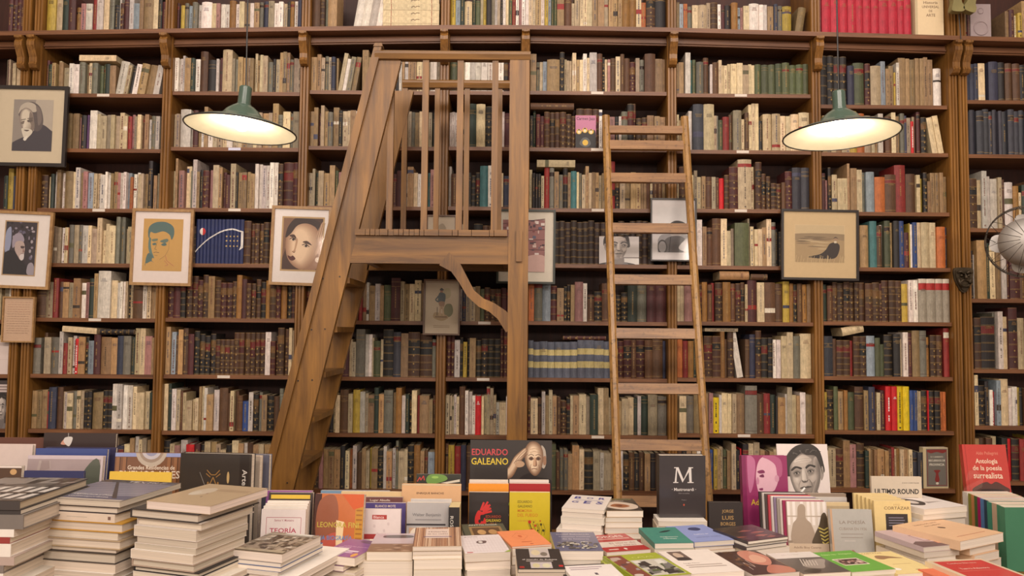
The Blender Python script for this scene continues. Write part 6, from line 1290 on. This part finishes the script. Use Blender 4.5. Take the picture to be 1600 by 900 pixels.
for k, (yt, x0, x1, c, nm) in enumerate(((771, 1262, 1327, (150, 132, 116), 'brown'), (777, 1264, 1328, (196, 190, 186), 'silver'), (785, 1270, 1332, (214, 192, 150), 'sand coloured'))):
    up('paperback', x0, x1, yt, 3.23-.05*k, c, lambda A, c=c: A.rect(0, .0, 1, .93, mixc(c, (90, 80, 76), .25)), f'{nm} paperback standing behind the shiny grey poetry book', T=.02, lean=.12, mat=M_GLOSSY)
def a_poe(A):
    A.rect(0, 0, 1, 1, (176, 174, 168)); A.rect(0, 0, .05, 1, (196, 160, 128)); A.text('LA POESÍA', .52, .78, .62, .07, (140, 128, 116)); A.text('CUBANA EN 1936', .52, .66, .66, .05, (150, 138, 126)); A.lines(.22, .8, .48, .6, 2, (150, 140, 132), .1, .2); A.rect(.3, .45, .56, .457, (214, 206, 200)); A.blob([(.42, .24), (.48, .3), (.56, .24), (.48, .22)], (160, 110, 96)); A.rect(.12, .1, .28, .24, (214, 210, 208))
up('hardback_book', 1303, 1369, 796, 2.97, (176, 174, 168), a_poe, 'shrink wrapped grey poetry volume with a bright reflection', T=.022, lean=.16, mat=M_FILM, hard=True)
for n in range(5, 0, -1): up('paperback', 1372-n*6.5, 1427-n*6.5, 783-n*2.4, 3.0+n*.02, (222, 198, 140), None, f'plain pale yellow paperback, {ORD[n]} behind the yellow cover with dark panel', T=.014, lean=.10)
def a_cyl(A):
    A.rect(0, 0, 1, 1, (222, 198, 140)); A.text('JULIO', .62, .94, .3, .03, (180, 150, 104)); A.text('CORTÁZAR', .62, .895, .7, .06, (120, 96, 70)); A.rect(.3, .13, .9, .8, (54, 46, 46)); A.lines(.38, .84, .6, .76, 4, (130, 124, 140), .15, .35); A.rect(.68, .5, .86, .52, (180, 150, 110))
    A.blob([(.36, .26), (.42, .42), (.6, .48), (.8, .42), (.86, .32), (.7, .36), (.5, .36)], (150, 66, 40)); A.blob([(.4, .16), (.42, .3), (.52, .28), (.5, .2)], (150, 120, 50)); A.blob([(.7, .2), (.76, .3), (.84, .3), (.82, .18), (.74, .16)], (200, 90, 66))
up('paperback', 1371, 1429, 783, 2.99, (222, 198, 140), a_cyl, 'pale yellow paperback with a dark picture panel', T=.014, lean=.10)
def a_ult(A):
    A.rect(0, 0, 1, 1, (206, 192, 172)); A.text('JULIO CORTÁZAR', .78, .915, .34, .024, (90, 78, 70)); A.text('ULTIMO ROUND', .5, .80, .88, .15, (46, 40, 38), bold=.03); A.rect(.08, .715, .92, .719, (120, 106, 94))
    for c0, c1 in ((.1, .36), (.4, .64), (.68, .93)): A.lines(c0, c1, .08, .7, 26, (150, 136, 120), .06, .4)
    A.rect(.72, .55, .9, .57, (80, 70, 64))
up('newspaper_book', 1365, 1444, 745, 3.2, (206, 192, 172), a_ult, 'book printed like a newspaper front page headed ULTIMO ROUND', T=.012, lean=.04)
def a_red(A):
    A.rect(0, 0, 1, 1, (192, 60, 52)); A.rect(.06, 0, .075, 1, (160, 44, 40)); A.text('Aldo Pellegrini', .55, .9, .5, .045, (214, 130, 110))
    for k, t in enumerate(('Antología', 'de la poesía', 'surrealista')): A.text(t, .52, .81-.075*k, .66 if k else .5, .068, (236, 214, 190))
    B = A.sub(.12, .40, .98, .60); B.blob([(0, .5), (.2, .8), (.4, .95), (.52, .84), (.66, .96), (.86, .74), (1, .5), (.8, .14), (.5, 0), (.2, .16)], (84, 50, 44)); B.blob([(.14, .5), (.5, .58), (.86, .5), (.5, .4)], (44, 26, 26)); B.blob([(.3, .24), (.5, .3), (.7, .24), (.5, .12)], (150, 90, 74))
up('hardback_book', 1519, 1589, 695, 3.43, (192, 60, 52), a_red, 'red surrealist poetry anthology with dark lips propped upright', T=.025, lean=.17, mat=M_FILM, hard=True)
m = MB(); q0 = P(1500, 830, 3.42); m.v = [(-.012, .10, 0), (.10, .14, 0), (.10, .03, .30), (.012, .0, .30), (-.010, .102, 0), (.102, .142, 0), (.102, .032, .30), (.014, .002, .30)]; m.f = [(0, 1, 2, 3), (7, 6, 5, 4), (0, 4, 5, 1), (1, 5, 6, 2), (2, 6, 7, 3), (3, 7, 4, 0)]; m.c = [W_]*6; m.m = [0]*6
o = m.build('acrylic_stand', M_GLASS, None, (P(1503, 820, 3.38).x, 3.48-D-.14, TABLE+.0006)); tag(o, 'clear acrylic stand behind the red anthology', 'book stand')
sq = [(1510, 770, 3.36, W_, 'white'), (1519, 773, 3.31, (150, 146, 66), 'olive'), (1524, 775, 3.27, (206, 140, 90), 'orange'), (1529, 777, 3.23, (84, 110, 62), 'leaf green'), (1534, 779, 3.19, (176, 30, 104), 'magenta'), (1539, 781, 3.15, (90, 130, 180), 'sky blue'), (1545, 783, 3.11, (50, 70, 92), 'dark blue'), (1550, 786, 3.07, (66, 140, 116), 'sea green'), (1558, 788, 3.03, (190, 164, 140), 'beige'), (1566, 791, 2.99, (70, 130, 100), 'mid green')]
for x, yt, d, c, nm in sq: up('paperback', x+3, x+76, yt, d, c, None, f'{nm} spined paperback in the slanting row at the right edge', T=.032, lean=.03, rz=math.radians(2))
def a_grn(A): A.rect(0, 0, 1, 1, (64, 122, 92)); A.text('era Iommi', .66, .8, .4, .05, (206, 214, 200)); A.rect(.5, .72, 1, .745, (40, 84, 64))
up('paperback', 1573, 1650, 793, 2.94, (64, 122, 92), a_grn, 'green paperback foremost of the slanting row at the right edge', T=.03, lean=.03, rz=math.radians(2))
# left side
def a_ba(A):
    A.rect(0, 0, 1, 1, (124, 84, 60)); A.rect(0, .965, 1, 1, (150, 160, 206))
    for u in (.02, .12, .8, .9): A.rect(u, 0, u+.05, .96, (150, 104, 72)); A.rect(u+.05, 0, u+.065, .96, (84, 54, 40))
    A.ell(.55, 1.02, .24, .15, (190, 176, 160)); A.ell(.55, 1.03, .19, .12, (160, 140, 124)); A.ell(.55, 1.03, .15, .09, (196, 190, 196)); A.ell(.55, 1.03, .1, .06, (150, 150, 176)); A.rect(0, .965, .3, 1, (150, 160, 206)); A.rect(.8, .965, 1, 1, (150, 160, 206))
    A.text('Grandes Residencias de', .56, .865, .72, .05, (236, 220, 200)); A.text('BUENOS AIRES', .54, .80, .92, .07, (230, 214, 196)); A.rect(.3, .3, .8, .6, (90, 60, 44))
up('art_book', 168, 272, 708, 2.96, (124, 84, 60), a_ba, 'brown Buenos Aires mansions art book standing at the back left', T=.03, lean=.08, mat=M_FILM, hard=True)
up('art_book', 158, 258, 737.5, 2.80, (226, 188, 72), None, 'plain yellow board leaning before the Buenos Aires book', T=.006, lean=.08, rz=math.radians(-2), page=(220, 190, 100))
def a_arte(A):
    A.rect(0, 0, 1, 1, (56, 50, 46)); A.rect(.835, 0, .97, 1, (44, 38, 36)); g = (150, 112, 64)
    A.path([(.38, .86), (.44, .82), (.5, .82), (.56, .86)], .012, g); A.path([(.37, .83), (.43, .8)], .012, g); A.path([(.57, .83), (.51, .8)], .012, g)
    A.path([(.47, .8), (.42, .73), (.47, .66), (.52, .73), (.47, .8)], .014, g); A.path([(.44, .66), (.47, .62), (.5, .66)], .012, g); A.ell(.4, .75, .012, .012, g); A.ell(.54, .75, .012, .012, g)
    A.text('Arte de las pampas en el siglo', .9, .44, .86, .09, (200, 194, 186), rot=1)
    A.ell(.68, .8, .018, .05, (190, 160, 110)); A.line(.28, .84, .42, .64, .006, (150, 146, 140))
up('art_book', 272, 388, 709, 2.84, (56, 50, 46), a_arte, 'large black art volume titled Arte de las pampas in shrink wrap', T=.035, lean=.03, rz=math.radians(-5), mat=M_FILM, hard=True)
up('art_book', 300, 401, 712, 2.92, (176, 160, 144), None, 'pale boarded volume behind the black pampas book', T=.03, lean=.03, rz=math.radians(-5), mat=M_FILM, hard=True)
up('art_book', 312, 416, 710, 2.99, (96, 96, 110), None, 'slate grey volume hindmost behind the black pampas book', T=.03, lean=.03, rz=math.radians(-4), mat=M_FILM, hard=True)
def a_lil(A): A.rect(0, 0, 1, 1, (170, 152, 152)); A.rect(0, .965, 1, 1, (206, 190, 196)); A.blob([(.55, .0), (.6, .5), (.78, .88), (.97, .9), (.97, 0)], (92, 96, 84)); A.rect(.97, 0, 1, 1, (206, 192, 194)); patches(A, 12, ((180, 164, 160), (160, 142, 140)), .16, (0, 0, .55, .95), 14)
up('art_book', 28, 148, 712, 3.0, (190, 172, 174), a_lil, 'lilac grey art book with a dark green shape, at the back left', T=.02, lean=.1, mat=M_FILM, hard=True)
up('art_book', 40, 154, 701, 3.06, (60, 76, 136), None, 'blue topped art book behind the lilac grey one', T=.02, lean=.1, mat=M_FILM, hard=True)
up('art_book', 56, 168, 699, 3.12, (60, 56, 84), None, 'dark navy art book behind the blue topped one', T=.02, lean=.1, mat=M_FILM, hard=True)
def a_dk(A): A.rect(0, 0, 1, 1, (58, 44, 42)); A.blob([(.24, .9), (.3, .955), (.36, .96), (.34, .9)], (206, 150, 130)); A.blob([(.28, .92), (.3, .96), (.4, .96), (.36, .88)], (214, 206, 200)); A.line(.34, .95, .34, 1, .006, (200, 196, 190))
up('art_book', 56, 170, 677, 3.2, (58, 44, 42), a_dk, 'very dark tall art book with a pale blossom, at the back left', T=.02, lean=.06, hard=True, mat=M_GLOSSY)
up('art_book', -50, 60, 684, 3.24, (104, 66, 54), None, 'chestnut brown art book at the back of the far left table', T=.02, lean=.06, hard=True)
up('art_book', -66, 37, 694, 3.1, (214, 196, 188), lambda A: A.rect(.1, .0, .98, .8, (220, 204, 196)), 'pale pink art book standing at the far left edge', T=.02, lean=.08, hard=True)
up('art_book', -70, 20, 728, 2.9, (84, 60, 44), lambda A: (A.rect(0, .98, 1, 1, (226, 214, 206)), A.ell(.86, .94, .06, .03, (200, 160, 110))), 'dark brown catalogue with a white edge at the far left', T=.02, lean=.08, mat=M_GLOSSY)
up('art_book', 24, 119, 736, 2.86, (48, 50, 92), None, 'navy blue cloth board leaning behind the two left piles', T=.012, lean=.08, hard=True)
def a_teo(A): A.rect(0, 0, 1, 1, (226, 214, 210)); A.frame(.12, .1, .9, .88, .012, (180, 110, 120)); A.text('Santos V. Monteiro', .52, .84, .44, .035, (170, 100, 110)); A.text('TEORÍA', .5, .70, .6, .085, (176, 50, 84)); A.text('Y CRÍTICA', .5, .58, .5, .05, (176, 50, 84))
for k, (x0, x1, yt, c, nm) in enumerate(((410, 482, 767, (150, 84, 150), 'violet'), (414, 484, 770, (60, 50, 46), 'black and gold'), (412, 478, 783, W_, 'white'), (409, 476, 787, W_, 'ivory'), (406, 475, 791, W_, 'off white'))):
    up('paperback', x0, x1, yt, 2.93-.028*k, c, (lambda A: A.lines(.05, .95, .9, .99, 1, (214, 180, 60), .02, .6)) if k == 1 else None, f'{nm} paperback standing behind the TEORÍA cover', T=.02, lean=.10)
up('paperback', 403, 473, 796, 2.78, (228, 216, 212), a_teo, 'white paperback lettered TEORÍA in dark pink', T=.02, lean=.10)
def a_bio(A):
    A.rect(0, 0, 1, 1, (196, 110, 60)); A.rect(0, 0, .14, 1, (70, 40, 36)); A.blob([(.05, .5), (.1, .9), (.4, .98), (.5, .7), (.4, .3), (.2, .2)], (150, 90, 66)); A.blob([(.14, .1), (.2, .4), (.5, .5), (.7, .3), (.6, .05), (.3, .0)], (190, 90, 76)); A.rect(.84, 0, 1, .86, (196, 140, 50)); A.poly([(.55, 1), (1, 1), (1, .84), (.8, .8)], (206, 90, 40)); A.poly([(.48, .3), (.46, .66), (.62, .64), (.6, .3)], (240, 214, 170))
    for k in range(14): A.rect(.86, .06*k, .98, .06*k+.02, (160, 104, 40))
    A.text('LEONORA FINI', .5, .6, .84, .07, (200, 180, 80)); A.text('UNA BIOGRAFÍA', .42, .44, .76, .08, (90, 140, 196))
o = up('paperback', 484, 563, 772, 2.86, (190, 104, 60), a_bio, 'shiny wrapped orange biography leaning beside the white TEORÍA books', T=.03, lean=.16, mat=M_FILM, rz=math.radians(-3))
def a_bla(A): A.rect(0, 0, 1, 1, (222, 208, 206)); A.rect(.3, .82, .66, .9, (170, 60, 56)); A.text('Blanca', .46, .86, .26, .05, (230, 200, 196)); A.rect(0, 0, .4, .34, (176, 60, 60)); A.rect(0, .0, 1, .3, (222, 208, 206)); A.rect(0, .47, .42, .56, (170, 56, 56)); [A.ell(u, v, .03, .03, (206, 190, 190), 10) for u, v in ((.36, .7), (.7, .74), (.44, .56), (.6, .62))]
for k, (x0, x1, yt, c, nm) in enumerate(((498, 606, 767, (120, 150, 176), 'steel blue'), (530, 627, 768.5, (226, 196, 146), 'butter coloured'), (556, 627, 777, (110, 66, 62), 'wine brown'), (568, 632, 786, (84, 70, 130), 'violet blue'))):
    up('paperback', x0, x1, yt, 3.22-.055*k, c, (lambda A, k=k: A.text(('', '', 'Lugar Abadía', 'BLANCO MOTE')[k], .5, .94, .5, .05, (226, 206, 190))) if k > 1 else None, f'{nm} paperback in the row behind the small red labelled white cover', T=.02, lean=.08)
up('paperback', 560, 624, 796, 2.94, (222, 208, 206), a_bla, 'white paperback with a small red label, left of the grey cover', T=.02, lean=.08)
def a_gf(A): A.rect(0, 0, 1, 1, (44, 44, 34)); A.blob([(.22, .9), (.3, .99), (.6, .99), (.7, .92), (.5, .86), (.3, .84)], (110, 150, 70)); A.ell(.42, .95, .08, .02, (150, 190, 90)); A.path([(.02, .88), (.08, .95), (.1, .9), (.16, .97), (.18, .9)], .02, (196, 60, 56)); A.poly([(.55, .86), (.98, .92), (.98, .88), (.7, .85)], (216, 206, 186))
up('paperback', 648, 718, 741, 3.34, (44, 44, 34), a_gf, 'dark paperback with a green face behind the tall peach volume', T=.02, lean=.12, mat=M_GLOSSY)
up('hardback_book', 626, 719, 757, 3.16, (220, 176, 132), lambda A: (A.rect(0, .985, 1, 1, (206, 190, 160)), A.text('ENRIQUE BANCHS', .48, .86, .46, .035, (70, 44, 34))), 'tall peach coloured volume with small dark capitals', T=.02, lean=.04, hard=True)
def a_ben(A):
    A.rect(0, 0, 1, 1, (190, 186, 184)); [A.rect(k/40, .5, k/40+.008, 1, (176, 172, 172)) for k in range(40)]; A.text('Walter Benjamin', .46, .78, .66, .07, (130, 128, 130)); A.rect(.2, .69, .8, .71, (150, 146, 146)); A.rect(0, .6, .9, .63, (60, 56, 60)); A.rect(.06, 0, .98, .56, (206, 170, 140)); A.blob([(.1, .0), (.1, .5), (.5, .56), (.8, .4), (.6, .0)], (236, 222, 204)); streak(A, 6, ((176, 130, 104), (196, 150, 120)), .05, .3, .55, 20)
up('paperback', 640, 704, 780.5, 3.06, (206, 200, 196), None, 'pale paperback just behind the grey lettered one in front of the peach volume', T=.018, lean=.05)
up('paperback', 634, 702, 785.5, 3.02, (190, 186, 184), a_ben, 'grey lettered paperback standing before the peach volume', T=.018, lean=.05, mat=M_GLOSSY)
up('paperback', 700, 717, 793, 2.99, (44, 40, 40), lambda A: A.text('ROSTROS', .3, .6, .5, .3, (206, 200, 190), rot=1), 'narrow black spined paperback right of the grey lettered cover', T=.10, lean=.0, page=(222, 200, 150))
#PART4
